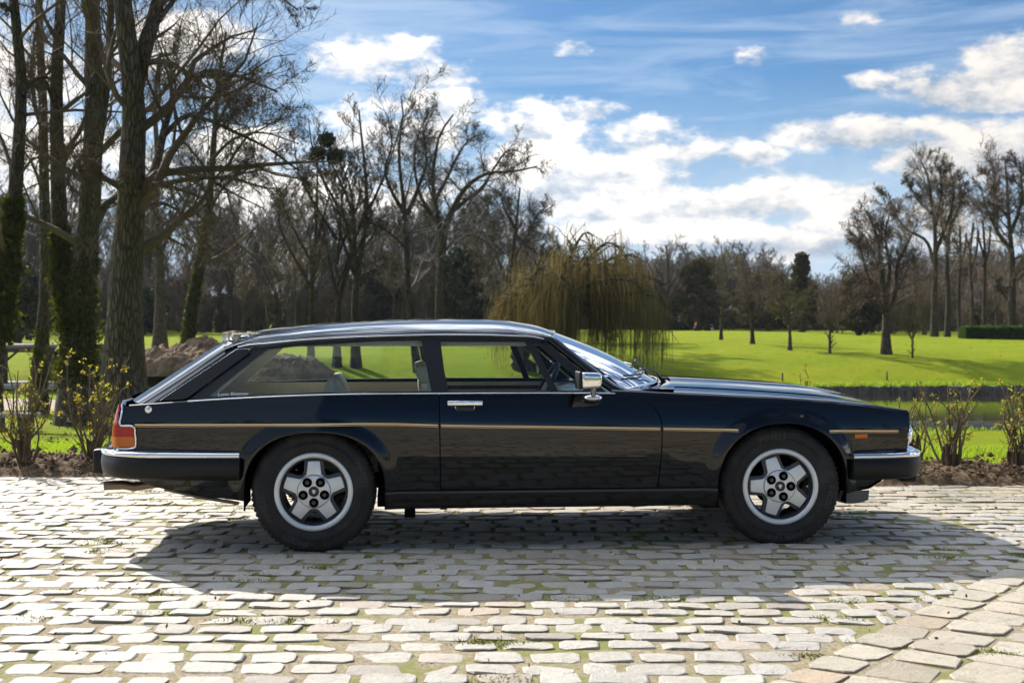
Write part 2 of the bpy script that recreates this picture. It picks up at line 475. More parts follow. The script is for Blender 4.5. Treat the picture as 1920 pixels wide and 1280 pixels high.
# cobble shapes: a worn block with a rounded, slightly uneven head. unit footprint 1 x 1, height 1
NC = 28
def cob_shape(seed, flat=False):
    r = np.random.default_rng(seed)
    k = 8
    th = np.radians(np.array([35, 55, 125, 145, 215, 235, 305, 325.])) + r.normal(0, .03, 8)
    e = 10.0 if flat else 8.0
    rad = 1 / ((np.abs(np.cos(th)) ** e + np.abs(np.sin(th)) ** e) ** (1 / e))
    rad = rad * (1 + r.normal(0, .045, k))
    sk = r.normal(0, .04)
    x = np.cos(th) * rad * .5; y = np.sin(th) * rad * .5 + sk * x
    rings = [(1.0, -1.0, 0), (1.0, -.40, 0), (.975, -.08, 1), (.91 if not flat else .94, .015, 1)]
    V = []
    tilt = r.normal(0, .06, 2) * (1 if not flat else .5)
    for (q, z, w_) in rings:
        zz = z + w_ * (tilt[0] * x + tilt[1] * y) * 2 + (r.normal(0, .05, k) * w_)
        V.append(np.stack([x * q, y * q, zz], 1))
    V = np.concatenate(V); V = np.vstack([V, [[r.normal(0, .08), r.normal(0, .08), .05 + abs(r.normal(0, .04)) if not flat else .03]]])
    F4 = []; F3 = []
    for a in range(1, len(rings) - 1):
        for i in range(k):
            j = (i + 1) % k; F4.append([a * k + i, a * k + j, (a + 1) * k + j, (a + 1) * k + i])
    a = len(rings) - 1
    for i in range(k): F3.append([a * k + i, a * k + (i + 1) % k, len(V) - 1])
    keep = np.arange(k, len(V)); V = V[keep]
    return V, np.array(F4) - k, np.array(F3) - k
SH = [cob_shape(100 + i) for i in range(NC)] + [cob_shape(300 + i, True) for i in range(NC)]
stones = []      # x, y, z, rz, sx, sy, sz, shape
LA = np.array([.961, 4.74]); LD = np.array([.603, .798]); LN = np.array([.798, -.603])   # the diagonal seam
def rightside(x, y): return (x - LA[0]) * LN[0] + (y - LA[1]) * LN[1]
y = -8.0; row = 0
while y < 10.6:
    far = y > 8.75
    dep = (.132 if not far else .150) * (1 + rng.normal(0, .05)) ; pitch_y = dep + (.020 if not far else .012)
    x = -9.5 + (row % 2) * .103 + rng.normal(0, .015); kx = 0; x_row = x
    wob = rng.uniform(0, 6.28)
    if far: x = -9.5 + row * -.0
    while x < 10:
        pitch = .206 if not far else .232
        nx = x_row + (kx + 1) * pitch + rng.normal(0, .014 if not far else .005); kx += 1
        gap = rng.uniform(.015, .032) if not far else rng.uniform(.008, .016)
        wd = nx - x - gap; gap0 = gap
        cx = x + wd / 2
        cy = y + .03 * math.sin(cx * .45 + row * .08 + 1) + .018 * math.sin(cx * 1.7 + wob) + rng.normal(0, .005)
        rs = rightside(cx, cy)
        if 2.0 < cy < 8.6 and abs(rs) < .3:      # trimmed where the course meets the seam
            while wd > .06 and rightside(x + wd, cy - dep / 2) > .040: wd -= .01
            cx = x + wd / 2; rs = -1 if wd > .06 else 1
        if cy < yard_edge(cx) and (rs < 0 or cy > 8.6 or cy < 2.0):
            if not (abs(cx) > 2.2 + .5 * abs(cy) and cy > 0) or cy < 0:
                sh = (int(rng.integers(NC)) if not far else NC + int(rng.integers(NC)))
                stones.append((cx, cy, rng.normal(.0105, .0022), rng.normal(0, .03), wd, dep * rng.uniform(.92, 1.07), .030, sh))
        x = nx
    y += pitch_y; row += 1
# the diagonal field on the right, its courses square to the seam
v = .0; row = 0
while v < 7:
    pit = .200 if row == 0 else .262 * (1 + rng.normal(0, .03))
    u = -5 + rng.uniform(0, .3)
    while u < 9:
        ln = np.clip(rng.normal(.200, .012), .17, .23) if row == 0 else np.clip(rng.normal(.212, .028), .16, .29)
        c_ = LA + LD * (u + ln / 2) + LN * (v + pit / 2)
        if 2.0 <= c_[1] < 8.7 and abs(c_[0]) < 2.2 + .5 * abs(c_[1]):
            stones.append((c_[0], c_[1], rng.normal(.012, .002), math.atan2(LD[1], LD[0]) + rng.normal(0, .025), ln - .010, pit - .012, .03, NC + int(rng.integers(NC))))
        u += ln + .008
    v += pit; row += 1
S = np.array(stones)
vis = (S[:, 1] > 3.9) & (np.abs(S[:, 0]) < .384 * S[:, 1] + .2)
size = np.where(vis, 1 / np.maximum(S[:, 1], .1), 0)
order = np.argsort(-size)
cob_meshes = []
for (V, F4, F3) in SH: cob_meshes.append(arr_mesh('cobblestone', V, [F4, F3], False)); cob_meshes[-1].materials.append(m_cob2 if len(cob_meshes) > NC else m_cob)
for i in order[:300]:
    x, y, z, rz, sx, sy, sz, sh = S[i]
    o = bpy.data.objects.new('cobblestone', cob_meshes[int(sh)]); COL.objects.link(o); o.parent = yard
    o.location = (x, y, z); o.rotation_euler = (0, 0, rz); o.scale = (sx, sy, sz)
rest = order[300:]
A = Acc()
for sh in range(2 * NC):
    if sh == NC: setp(A.out('cobblestone', m_cob, yard, False), kind='stuff'); A = Acc()
    q = S[rest]; q = q[q[:, 7] == sh]
    if not len(q): continue
    V, F4, F3 = SH[sh]; c_, s_ = np.cos(q[:, 3]), np.sin(q[:, 3])
    X = V[None, :, 0] * q[:, 4, None]; Y = V[None, :, 1] * q[:, 5, None]
    W_ = np.stack([X * c_[:, None] - Y * s_[:, None] + q[:, 0, None], X * s_[:, None] + Y * c_[:, None] + q[:, 1, None], V[None, :, 2] * q[:, 6, None] + q[:, 2, None]], -1)
    off = (np.arange(len(q)) * len(V))[:, None, None]
    A.add(W_, [(F4[None] + off).reshape(-1, 4), (F3[None] + off).reshape(-1, 3)])
setp(A.out('cobblestone', m_cob2, yard, False), kind='stuff')
print('stones', len(S))

# little tufts of moss and grass in the joints
m_moss = noisy('moss in the joints', (.24, .27, .03), (.15, .17, .025), 20, .95)
def blades(name, X, Y, Z, h, wd, m_, kind='stuff', parent=None, lean=.5, seed=3):
    r = np.random.default_rng(seed); k = len(X)
    a = r.uniform(0, 6.283, k); dxy = np.stack([np.cos(a), np.sin(a)], 1)
    ln = r.normal(0, lean, (k, 2)) * h[:, None]
    b0 = np.stack([X - dxy[:, 0] * wd, Y - dxy[:, 1] * wd, Z], 1); b1 = np.stack([X + dxy[:, 0] * wd, Y + dxy[:, 1] * wd, Z], 1)
    m0 = np.stack([X - dxy[:, 0] * wd * .7 + ln[:, 0] * .4, Y - dxy[:, 1] * wd * .7 + ln[:, 1] * .4, Z + h * .6], 1)
    m1 = m0 + np.stack([dxy[:, 0] * wd * 1.4, dxy[:, 1] * wd * 1.4, np.zeros(k)], 1)
    tp = np.stack([X + ln[:, 0], Y + ln[:, 1], Z + h], 1)
    V = np.stack([b0, b1, m1, m0, tp], 1).reshape(-1, 3); o5 = (np.arange(k) * 5)[:, None]
    me = arr_mesh(name, V, [o5 + np.array([[0, 1, 2, 3]]), o5 + np.array([[3, 2, 4]])], False)
    return setp(obj(name, me, m_, parent), kind=kind)
pk = 110
cx = rng.uniform(-3.2, 3.2, pk); cy = rng.uniform(4.6, 10.4, pk)
X = np.repeat(cx, 130) + rng.normal(0, .06, pk * 130); Y = np.repeat(cy, 130) + rng.normal(0, .03, pk * 130)
blades('moss', X, Y, np.full(len(X), .006), np.abs(rng.normal(.003, .003, len(X))) + .006, .0028, m_moss, lean=.8)

# ------------------------------------------------------------------ planting bed
def bed_h(x, y):
    e = yard_edge(x)
    t = np.clip((y - e + .15) / .25, 0, 1) * np.clip((e + 1.28 - y) / .3, 0, 1)
    return t
bx = np.linspace(-6.2, 6.2, 620); bt = np.linspace(-.18, 1.32, 62)
BX = np.repeat(bx[:, None], len(bt), 1); BY = yard_edge(BX) + bt[None] + .05 * np.sin(BX * 4)
from mathutils import noise as mnoise
H = np.zeros_like(BX)
for i in range(BX.shape[0]):
    for j in range(BX.shape[1]):
        p = Vector((BX[i, j], BY[i, j], 0))
        H[i, j] = .5 + .5 * mnoise.noise(p * 3.1) + .55 * abs(mnoise.noise(p * 9)) + .5 * abs(mnoise.noise(p * 22))
BZ = bed_h(BX, BY) * (.025 + .10 * H) - .02
setp(grid('planting_bed', np.stack([BX, BY, BZ], -1), m_soil), kind='structure')
# clods, chips and dead stalks on the bed
k = 2600
X = rng.uniform(-5.5, 5.5, k); Y = yard_edge(X) + rng.uniform(-.08, 1.2, k)
s = np.abs(rng.normal(.012, .010, k)) + .006
oct_ = np.array([[1, 0, 0], [-1, 0, 0], [0, 1, 0], [0, -1, 0], [0, 0, .8], [0, 0, -.6]], float)
V = oct_[None] * s[:, None, None] * rng.uniform(.6, 1.4, (k, 6, 1)) + np.stack([X, Y, .06 + rng.uniform(0, .06, k)], 1)[:, None]
Fo = np.array([[0, 2, 4], [2, 1, 4], [1, 3, 4], [3, 0, 4], [2, 0, 5], [1, 2, 5], [3, 1, 5], [0, 3, 5]])
me = arr_mesh('soil_clods', V.reshape(-1, 3), [(Fo[None] + (np.arange(k) * 6)[:, None, None]).reshape(-1, 3)], False)
setp(obj('soil_clods', me, m_soil), kind='stuff')
m_straw = noisy('dry stalks', (.34, .25, .14), (.16, .10, .06), 8, .9)
k = 500
X = rng.uniform(-5.5, 5.5, k); Y = yard_edge(X) + rng.uniform(0, 1.2, k); a = rng.uniform(0, 6.28, k); L = rng.uniform(.03, .13, k)
Z = .09 + rng.uniform(0, .03, k)
p0 = np.stack([X, Y, Z], 1); p1 = p0 + np.stack([np.cos(a) * L, np.sin(a) * L, rng.uniform(-.2, .9, k) * L], 1)
V = np.stack([p0 + [0, 0, .003], p0 - [0, 0, .003], p1], 1).reshape(-1, 3)
setp(obj('dead_stalks', arr_mesh('dead_stalks', V, [np.arange(3 * k).reshape(-1, 3)], False), m_straw), kind='stuff')

# grass blades on the near lawn, longest along the bed
m_blade, n, b = mat('grass blade', (.16, .27, .02), .6, 0, .3)
pos = n.new('ShaderNodeNewGeometry').outputs['Position']
n.put(b.inputs['Base Color'], n.mix(n.ss(n.noise(pos, 3, 4, .6), .35, .65), (.17, .27, .015), (.26, .31, .03)))
tr = n.new('ShaderNodeBsdfTranslucent'); tr.inputs[0].default_value = (.34, .48, .02, 1)
mx = n.new('ShaderNodeMixShader'); mx.inputs[0].default_value = .5
o_ = n.n['Material Output']; n.l.new(b.outputs[0], mx.inputs[1]); n.l.new(tr.outputs[0], mx.inputs[2]); n.l.new(mx.outputs[0], o_.inputs[0])
k = 40000
t = rng.uniform(0, 1, k) ** 1.9
X = rng.uniform(-1, 1, k) ; Yr = 1.18 + t * 6.5
Y = yard_edge(0) + Yr; X = X * (.42 * Y + .8)
ok = (np.abs(X) > 1.2) | (rng.uniform(0, 1, k) < .25); X, Y, t = X[ok], Y[ok], t[ok]; Y = Y - .085 * X
blades('grass', X, Y, ground_z(X, Y) - .004, (.035 + .055 * rng.uniform(0, 1, len(X)) * np.clip(1 - t * 2.2, 0, 1)), .0035 + .004 * t, m_blade, lean=.35)

# longer grass hanging over the far and near edges of the pond
k = 9000; r_ = np.random.default_rng(17)
X = r_.uniform(-3, 42, k); far_ = r_.uniform(0, 1, k) < .6
Y = np.where(far_, far_bank(X) + r_.uniform(-.05, .5, k), near_bank(X) - r_.uniform(-.05, .4, k))
blades('bank_grass', X, Y, ground_z(X, Y) - .02, np.where(far_, .12, .10) * r_.uniform(.4, 1.5, k), .012 + .008 * far_, m_blade, lean=.6, seed=18)
# ------------------------------------------------------------------ the estate car
CAR_O = np.array([.137, 8.187]); CAR_A = R(5.08)
ca, sa_ = math.cos(CAR_A), math.sin(CAR_A)
car = empty('estate_car', (CAR_O[0], CAR_O[1], 0), CAR_A, 'long glossy black two-door estate car with a gold coachline parked side-on on the cobbles', 'car')

def cp(px, py, Y):
    """car coordinates (X along, Z up) of what is seen at this spot on the lengthwise plane Y"""
    u = (px - 960) / 2500; On = -CAR_O[0] * sa_ + CAR_O[1] * ca
    t = (Y + On) / (ca - sa_ * u)
    return (u * t - CAR_O[0]) * ca + (t - CAR_O[1]) * sa_, EYE - (py - 595) / 2500 * t

m_paint, n, b = mat('black gloss paint', (.0020, .0024, .0036), .03, 0, .5, IOR=1.53)
zz_ = n.xyz(n.new('ShaderNodeNewGeometry').outputs['Position'])[2]
dn_ = n.noise(n.new('ShaderNodeNewGeometry').outputs['Position'], 22, 6, .7)
dust = n.m('MULTIPLY', n.ss(zz_, .42, .24, .0, 1.), n.ss(dn_, .35, .7, .05, .28))
n.put(b.inputs['Base Color'], n.mix(dust, (.0020, .0024, .0036), (.045, .036, .026)))
n.put(b.inputs['Roughness'], n.m('ADD', .024, n.m('MULTIPLY', dust, .12)))
m_paint_in = mat('black underbody', (.003, .003, .003), .9, 0, .02)[0]
m_blk = mat('satin black trim', (.012, .012, .012), .35, 0, .4)[0]
m_rub, n, b = mat('bumper rubber', (.008, .0078, .0072), .45, 0, .3)
m_flap = mat('grey rubber flap', (.20, .205, .205), .5, 0, .4)[0]
m_chrome = mat('chrome', (.86, .86, .87), .05, 1)[0]
m_gold = mat('gold coachline', (.80, .56, .27), .35, .1, .5)[0]
m_goldtrim = mat('polished brass trim', (.75, .62, .42), .12, 1)[0]
m_alloy, n, b = mat('silver alloy', (.78, .78, .76), .38, .55, .5)
m_alloy_dk = mat('grey alloy pocket', (.075, .075, .078), .45, .3, .4)[0]
m_tyre, n, b = mat('tyre rubber', (.02, .019, .018), .62, 0, .35)
tcn = n.new('ShaderNodeTexCoord').outputs['Object']
c = n.mix(n.ss(n.noise(tcn, 6, 6, .7), .4, .7, 0, .8), (.016, .0145, .013), (.055, .046, .038))
n.put(b.inputs['Base Color'], c); bump(n, b, n.noise(tcn, 120, 3), .001)
m_tyre_t = mat('tyre lettering', (.058, .051, .044), .6, 0, .3)[0]
m_red = mat('red lens', (.42, .008, .012), .12, 0, .5)[0]
m_orange = mat('orange lens', (.62, .15, .012), .15, 0, .5)[0]
m_leather = noisy('pale grey leather', (.64, .57, .43), (.56, .50, .38), 14, .5)
m_lining = noisy('grey headlining', (.62, .60, .52), (.56, .54, .48), 20, .9)
m_wood = noisy('walnut veneer', (.13, .045, .022), (.06, .02, .012), 30, .2)
m_white = mat('white lettering', (.62, .64, .62), .5)[0]
m_brown = mat('exhaust steel', (.20, .155, .10), .35, .9)[0]

def glass(name, tint, k=1.0):
    m = bpy.data.materials.new(name); m.use_nodes = True; n = NT(m.node_tree); n.n.clear()
    tr = n.new('ShaderNodeBsdfTransparent'); tr.inputs[0].default_value = (*tint, 1)
    gl = n.new('ShaderNodeBsdfGlossy'); gl.inputs['Roughness'].default_value = .01
    fr = n.new('ShaderNodeFresnel'); fr.inputs[0].default_value = 1.5
    mx = n.new('ShaderNodeMixShader'); n.put(mx.inputs[0], n.m('MULTIPLY', fr.outputs[0], 1.7 * k, clamp=True))
    n.l.new(tr.outputs[0], mx.inputs[1]); n.l.new(gl.outputs[0], mx.inputs[2])
    o = n.new('ShaderNodeOutputMaterial'); n.l.new(mx.outputs[0], o.inputs[0]); return m
m_glass = glass('tinted window glass', (.88, .94, .92), .6)
m_ws = glass('windscreen glass', (.50, .68, .74), .9)
m_lens = glass('clear lens', (.9, .95, 1), 2)

# ---- feature lines (car coordinates) ----
zs = interp([(-2.4, .704), (-1.5, .7045), (-.8, .702), (-.6, .6945), (0, .682), (.62, .668), (1.3, .653), (2.1, .636)])
zb = interp([(-2.42, .795), (-2.2, .809), (-1.96, .826), (-1.6, .846), (-1.26, .858), (-.6, .862), (0, .861), (.36, .857), (.62, .845), (1.0, .827), (1.42, .806), (1.74, .780), (2.08, .735)])
ZCR = .338
def Wd(X):
    X = np.asarray(X, float)
    f = np.clip((X - .9) / 1.15, 0, None); r = np.clip((-X - 1.1) / 1.25, 0, None)
    return .893 - .085 * f ** 2.2 - .075 * r ** 2.2
ARCH = dict(F=(1.300, .335, .372, .358, 2.25), R=(-1.284, .335, .380, .327, 2.35))
def arch_e(X, Z, A):
    cx, cz, a, b_, n_ = A
    dz = np.maximum(Z - cz, 0)
    return (np.abs((X - cx) / a) ** n_ + np.abs(dz / b_) ** n_) ** (1 / n_)
def side(X, Z):
    X = np.asarray(X, float); Z = np.asarray(Z, float)
    t = Z - zs(X)
    up = np.clip(t, 0, None); lo = np.clip(-t, 0, None)
    k = .012                       # soften the crease at the coachline a little
    d = np.where(t > 0, .10 * (np.sqrt(up * up + k * k) - k) + .95 * up ** 2, .015 * lo + .36 * lo ** 2)
    d = d + np.clip(ZCR - Z, 0, None) * .25
    y = Wd(X) - d
    for A in ARCH.values():
        q = 1 - np.clip((arch_e(X, Z, A) - 1) * .37 / .088, 0, 1)
        y = y + .030 * q * q * (3 - 2 * q)
    return y
zlo_rear = interp([(-2.42, .50), (-2.33, .455), (-2.2, .387), (-2.0, .332), (-1.8, .300), (-1.66, .286)])
zlo_front = interp([(1.67, .285), (1.75, .30), (1.85, .345), (1.93, .39), (2.03, .45)])

def skin(acc, X, Z, s, off=0):
    """adds a patch of the flank; X, Z are (nu, nv) arrays"""
    Y = side(X, Z) - off; e = 1e-3
    gx = (side(X + e, Z) - side(X - e, Z)) / (2 * e); gzz = (side(X, Z + e) - side(X, Z - e)) / (2 * e)
    N = np.stack([-gx, np.ones_like(gx), -gzz], -1); N /= np.linalg.norm(N, axis=-1)[..., None]
    N = N * (1, s, 1)
    P = np.stack([X, s * Y, Z], -1)
    acc.append((P, N))
def skin_out(name, patches, mat_, parent, s, extra=None):
    V = []; Nn = []; F = []; off = 0
    for P, N in patches:
        nu, nv = P.shape[:2]; f = gridf(nu, nv, off=off)
        v = P.reshape(-1, 3); nn = N.reshape(-1, 3)
        g = f[0]; fn = np.cross(v[g[1] - off] - v[g[0] - off], v[g[2] - off] - v[g[0] - off])
        if fn @ nn[0] < 0: f = f[:, ::-1]
        V.append(v); Nn.append(nn); F.append(f); off += nu * nv
    me = arr_mesh(name, np.concatenate(V), [np.concatenate(F)], True, np.concatenate(Nn))
    return obj(name, me, mat_, parent)
lin = np.linspace
def rows(nv): return lin(0, 1, nv)

XR_rear = -2.335
def xshut_r(z): return -.614 + .008 * np.clip((.86 - z) / .5, 0, 1)
xshut_f = interp([(.30, .592), (.40, .603), (.60, .614), (.72, .607), (.765, .588), (.80, .550), (.822, .50), (.838, .42), (.8465, .34), (.87, .30)])
def arch_z(X, A):
    cx, cz, a, b_, n_ = A
    return cz + b_ * np.clip(1 - np.abs((X - cx) / a) ** n_, 0, 1) ** (1 / n_)
NV = 44
for s in (-1, 1):
    # rear quarter
    A = ARCH['R']; pt = []
    v = rows(NV)[None]
    X = lin(XR_rear, A[0] - A[2], 40)[:, None]; zl = zlo_rear(X); skin(pt, X + 0 * v, zl + (zb(X) - zl) * v, s)
    th = lin(math.pi, 0, 90); X = (A[0] + A[2] * np.cos(th))[:, None]; zl = arch_z(X, A); skin(pt, X + 0 * v, zl + (zb(X) - zl) * v, s)
    z0 = ZCR + (.862 - ZCR) * v; XR = xshut_r(z0) - .003; XL = A[0] + A[2]; q = lin(0, 1, 14)[:, None]
    X = XL + (XR - XL) * q; Z = ZCR + (zb(X) - ZCR) * v; skin(pt, X, Z, s)
    rq = skin_out('rear_quarter_panel', pt, m_paint, car, s)
    # door
    pt = []; v2 = 1 - (1 - rows(60)[None]) ** 1.5; z0 = ZCR + (.8465 - ZCR) * v2
    XL = xshut_r(z0) + .003; XR = xshut_f(z0) - .003; q = lin(0, 1, 60)[:, None]; X = XL + (XR - XL) * q
    Z = ZCR + .002 + (zb(X) - ZCR) * v2; skin(pt, X, Z, s)
    door = skin_out('door', pt, m_paint, car, s)
    # front wing
    A = ARCH['F']; pt = []
    XL = xshut_f(z0) + .003; XR = A[0] - A[2]; q = lin(0, 1, 44)[:, None]; X = XL + (XR - XL) * q
    Z = ZCR + (zb(X) - ZCR) * v2; skin(pt, X, Z, s)
    th = lin(math.pi, 0, 90); X = (A[0] + A[2] * np.cos(th))[:, None]; zl = arch_z(X, A); skin(pt, X + 0 * v, zl + (zb(X) - zl) * v, s)
    X = lin(A[0] + A[2], 2.03, 26)[:, None]; zl = zlo_front(X)
    # nose of the wing leans back towards the bumper
    Z = zl + (zb(X) - zl) * v; Xn = X + (.03 * np.clip((X - 1.67) / .36, 0, 1)) * np.sin(np.clip((Z - .45) / .3, 0, 1) * math.pi * .5) * np.ones_like(Z)
    skin(pt, Xn, Z, s)
    # upper shoulder of the wing up to the bonnet gap
    def topsec(X, nc=9, nt=6, yb_=.655):
        X = np.asarray(X, float)
        y0 = side(X, zb(X)); z0_ = zb(X)
        e = 1e-3; sl = (side(X, z0_) - side(X, z0_ - e)) / e
        T = np.stack([sl, np.ones_like(sl)], -1); T /= np.linalg.norm(T, axis=-1)[..., None]
        zB = z0_ + np.interp(X, [.36, .8, 1.6, 2.1], [.036, .034, .024, .012]); yB = y0 - .13
        P0 = np.stack([y0, z0_], -1); P3 = np.stack([yB, zB], -1)
        P1 = P0 + T * .030; P2 = P3 + np.stack([np.full_like(y0, .06), np.full_like(y0, -.004)], -1)
        t = lin(0, 1, nc)[:, None]
        B = lambda i: ((1-t)**3)[..., None]*P0[None] + (3*t*(1-t)**2)[..., None]*P1[None] + (3*t*t*(1-t))[..., None]*P2[None] + (t**3)[..., None]*P3[None]
        return B(0), yB, zB
    zc = interp([(.30, .905), (.8, .902), (1.33, .874), (1.67, .845), (1.875, .806), (2.0, .762), (2.10, .735)])
    def ztop(X, Y):
        _, yB, zB = topsec(X); c0 = zc(X); u = np.clip(np.abs(Y) / yB, 0, 1)
        g = .62 * u ** 2.0 + .38 * u ** 6
        return c0 + (zB - c0) * g
    xs_ = lin(.345, 2.055, 80)
    B, yB, zB = topsec(xs_)                       # (nc, nx, 2)
    P = np.concatenate([B.transpose(1, 0, 2), np.zeros((80, 5, 2))], 1)
    for k in range(5):
        yy = yB + (.640 - yB) * (k + 1) / 5; P[:, 9 + k, 0] = yy; P[:, 9 + k, 1] = ztop(xs_, yy)
    Pw = np.stack([np.repeat(xs_[:, None], 14, 1), s * P[..., 0], P[..., 1]], -1)
    # trim away where the windscreen base stands: keep X beyond the cowl curve
    wing = skin_out('front_wing', pt, m_paint, car, s)
    sh = grid('wing_top', Pw, m_paint, car)
    # sill
    xs2 = lin(ARCH['R'][0] + ARCH['R'][2] - .002, ARCH['F'][0] - ARCH['F'][2] + .002, 60)
    y0 = side(xs2, np.full_like(xs2, ZCR)) + .004
    prof = [(0, ZCR - .003), (.004, ZCR - .012), (-.006, .30), (-.028, .255), (-.045, .232), (-.075, .226), (-.14, .232)]
    grid('sill', np.array([[(x, s * (y + a), z) for a, z in prof] for x, y in zip(xs2, y0)]), m_paint, car)
    # dark lining behind the panel gaps and round the wheel arches
    L = Acc()
    for xa, xb_, zl_ in ((-2.30, ARCH['R'][0] - ARCH['R'][2], None), (ARCH['R'][0] + ARCH['R'][2], ARCH['F'][0] - ARCH['F'][2], .24)):
        X = lin(xa, xb_, 60)[:, None]; vv = lin(0, 1, 16)[None]; zl = zlo_rear(X) + .01 if zl_ is None else zl_ + 0 * X
        zt = np.minimum(zb(X), .90) - .006; Z = zl + (zt - zl) * vv
        L.grid(np.stack([X + 0 * vv, s * (side(X, Z) - .012), Z], -1))
    for A in ARCH.values():
        th = lin(-.35, math.pi + .35, 70); e = A[4]
        cx_ = np.sign(np.cos(th)) * np.abs(np.cos(th)) ** (2 / e); sz_ = np.sign(np.sin(th)) * np.abs(np.sin(th)) ** (2 / e)
        X = A[0] + A[2] * cx_; Z = np.where(th < 0, A[1] - .1, np.where(th > math.pi, A[1] - .1, A[1] + A[3] * sz_))
        X = np.where((th < 0), A[0] + A[2], np.where(th > math.pi, A[0] - A[2], X))
        Y = side(X, np.maximum(Z, .34))
        rowsP = []
        for d, g in ((-.001, 1.), (.004, .99), (.03, .985), (.05, 1.02), (.12, 1.03), (.45, 1.03)):
            rowsP.append(np.stack([A[0] + (X - A[0]) * g, s * (Y - d), A[1] + (Z - A[1]) * g], -1))
        L.grid(np.stack(rowsP, 1))
        # inner wall of the well
        L.box(A[0] - .42, A[0] + .42, s * .40 - .02, s * .40 + .02, .30, .72)
    L.out('inner_panel', m_paint_in, car)
    # coachline
    for xa, xb_ in ((-2.245, -.62), (-.604, .603), (.622, ARCH['F'][0] - .262), (ARCH['F'][0] + .262, 1.985)):
        X = lin(xa, xb_, 40)
        for nm, dz0, dz1, mm in (('coachline', -.0044, .0044, m_gold), ('coachline_edge', -.0105, -.0080, m_gold)):
            P = np.array([[(x, s * (side(x, zs(x) + d) + .0016), zs(x) + d) for d in (dz0, (dz0 + dz1) / 2, dz1)] for x in X])
            o = grid(nm, P, mm, car)
    # chrome strip along the belt
    X = lin(-1.965, .36, 60); P = np.stack([X, s * (side(X, zb(X)) + .001), zb(X) + .003], -1)
    Acc().tube(P, .0042, 6).out('belt_moulding', m_chrome, car)
    # ledge between the belt and the glass
    gyl = .795
    P = np.array([[(x, s * (side(x, zb(x)) - d), zb(x) + h) for d, h in ((.002, .001), (.010, .006), (.05, .004), (.070, -.004))] for x in lin(-2.28, .42, 50)])
    grid('belt_ledge', P, m_blk, car)

    # ---------------- greenhouse ----------------
    def gy(X): return .803 - .075 * np.clip((-np.asarray(X, float) - 1.45) / .85, 0, 1) ** 1.5
    def G(X, Z): return gy(X) - (np.asarray(Z, float) - .865) * .61
    def gp(px, py, off=0):
        """spot seen on the side-glass surface -> (X, Z)"""
        Y = -.7
        for _ in range(8):
            X, Z = cp(px, py, Y); Y = -(G(X, Z) + off)
        return X, Z
    def panel(name, outline, holes, mat_, thick, off=0, px=True):
        bm = bmesh.new(); es = []
        def rnd_(pts):
            # densify
            out = []
            for i in range(len(pts)):
                a_, b_2 = pts[i], pts[(i + 1) % len(pts)]
                k_ = max(1, int(math.hypot(b_2[0] - a_[0], b_2[1] - a_[1]) / .06))
                out += [(a_[0] + (b_2[0] - a_[0]) * j / k_, a_[1] + (b_2[1] - a_[1]) * j / k_) for j in range(k_)]
            return out
        for loop in [outline] + holes:
            pts = rnd_([gp(*p, off) for p in loop] if px else loop)
            vs = [bm.verts.new((x, 0, z)) for x, z in pts]
            es += [bm.edges.new((vs[i], vs[(i + 1) % len(vs)])) for i in range(len(vs))]
        bmesh.ops.triangle_fill(bm, use_beauty=True, use_dissolve=False, edges=es, normal=(0, 1, 0))
        for vtx in bm.verts: vtx.co.y = s * (float(G(vtx.co.x, vtx.co.z)) + off)
        r_ = bmesh.ops.extrude_face_region(bm, geom=list(bm.faces))
        for g_ in r_['geom']:
            if isinstance(g_, bmesh.types.BMVert): g_.co.y -= s * thick
        bmesh.ops.recalc_face_normals(bm, faces=list(bm.faces))
        A_ = Acc().bm(bm); return A_.out(name, mat_, car, False)
    # door frame with its two openings
    panel('door_frame', [(818, 632), (900, 631), (1003, 633), (1020, 637), (1050, 662), (1098, 701), (1138, 735), (838, 736.5)],
          [[(826, 641), (985, 641), (1033, 732), (838, 732)], [(1001, 644), (1008, 645), (1030, 664), (1078, 706), (1098, 726), (1092, 732), (1046, 732)]], m_blk, .03)
    grid('door_glass', np.array([[(*[gp(*p)[0]], 0, gp(*p)[1]) for p in r_] for r_ in ([(822, 638), (835, 734)], [(900, 638), (930, 734)], [(990, 638), (1038, 734)])]) * 1.0, m_glass, car)
    o = COL.objects[-1] if False else None
    # glass panes as curved sheets
    def pane(name, tl, tr, br, bl, mat_, off=-.012, k=10):
        tl, tr, br, bl = [np.array(gp(*p)) for p in (tl, tr, br, bl)]
        P = np.zeros((k, k, 3))
        for i in range(k):
            for j in range(k):
                a_, b_3 = i / (k - 1), j / (k - 1)
                q_ = (tl * (1 - a_) + tr * a_) * (1 - b_3) + (bl * (1 - a_) + br * a_) * b_3
                P[i, j] = (q_[0], s * (float(G(*q_)) + off), q_[1])
        return grid(name, P, mat_, car)
    bpy.data.objects.remove(bpy.data.objects[[o_.name for o_ in car.children if o_.name.startswith('door_glass')][-1]])
    pane('door_glass', (822, 638), (990, 638), (1038, 735), (834, 735), m_glass)
    pane('quarter_light_glass', (996, 640), (1010, 640), (1104, 735), (1042, 735), m_glass)
    P = [[(x, s * (float(G(x, z)) - .05), z) for z in (1.118, 1.135, 1.16)] for x in lin(-1.62, .0, 30)]
    grid('cant_rail_lining', np.array(P), m_lining, car)
    # B pillar
    panel('door_pillar', [(794, 631.5), (820, 631.5), (842, 737), (822, 738), (810, 738)], [], m_blk, .04, .004)
    # rear side window
    panel('rear_window_frame', [(798, 632), (700, 634), (560, 642), (476, 652), (460, 661), (350, 754), (480, 744), (600, 738.5), (820, 737)],
          [[(790, 638), (700, 640), (560, 649), (500, 655.5), (388, 744), (480, 740), (600, 735), (809, 733)]], m_blk, .035)
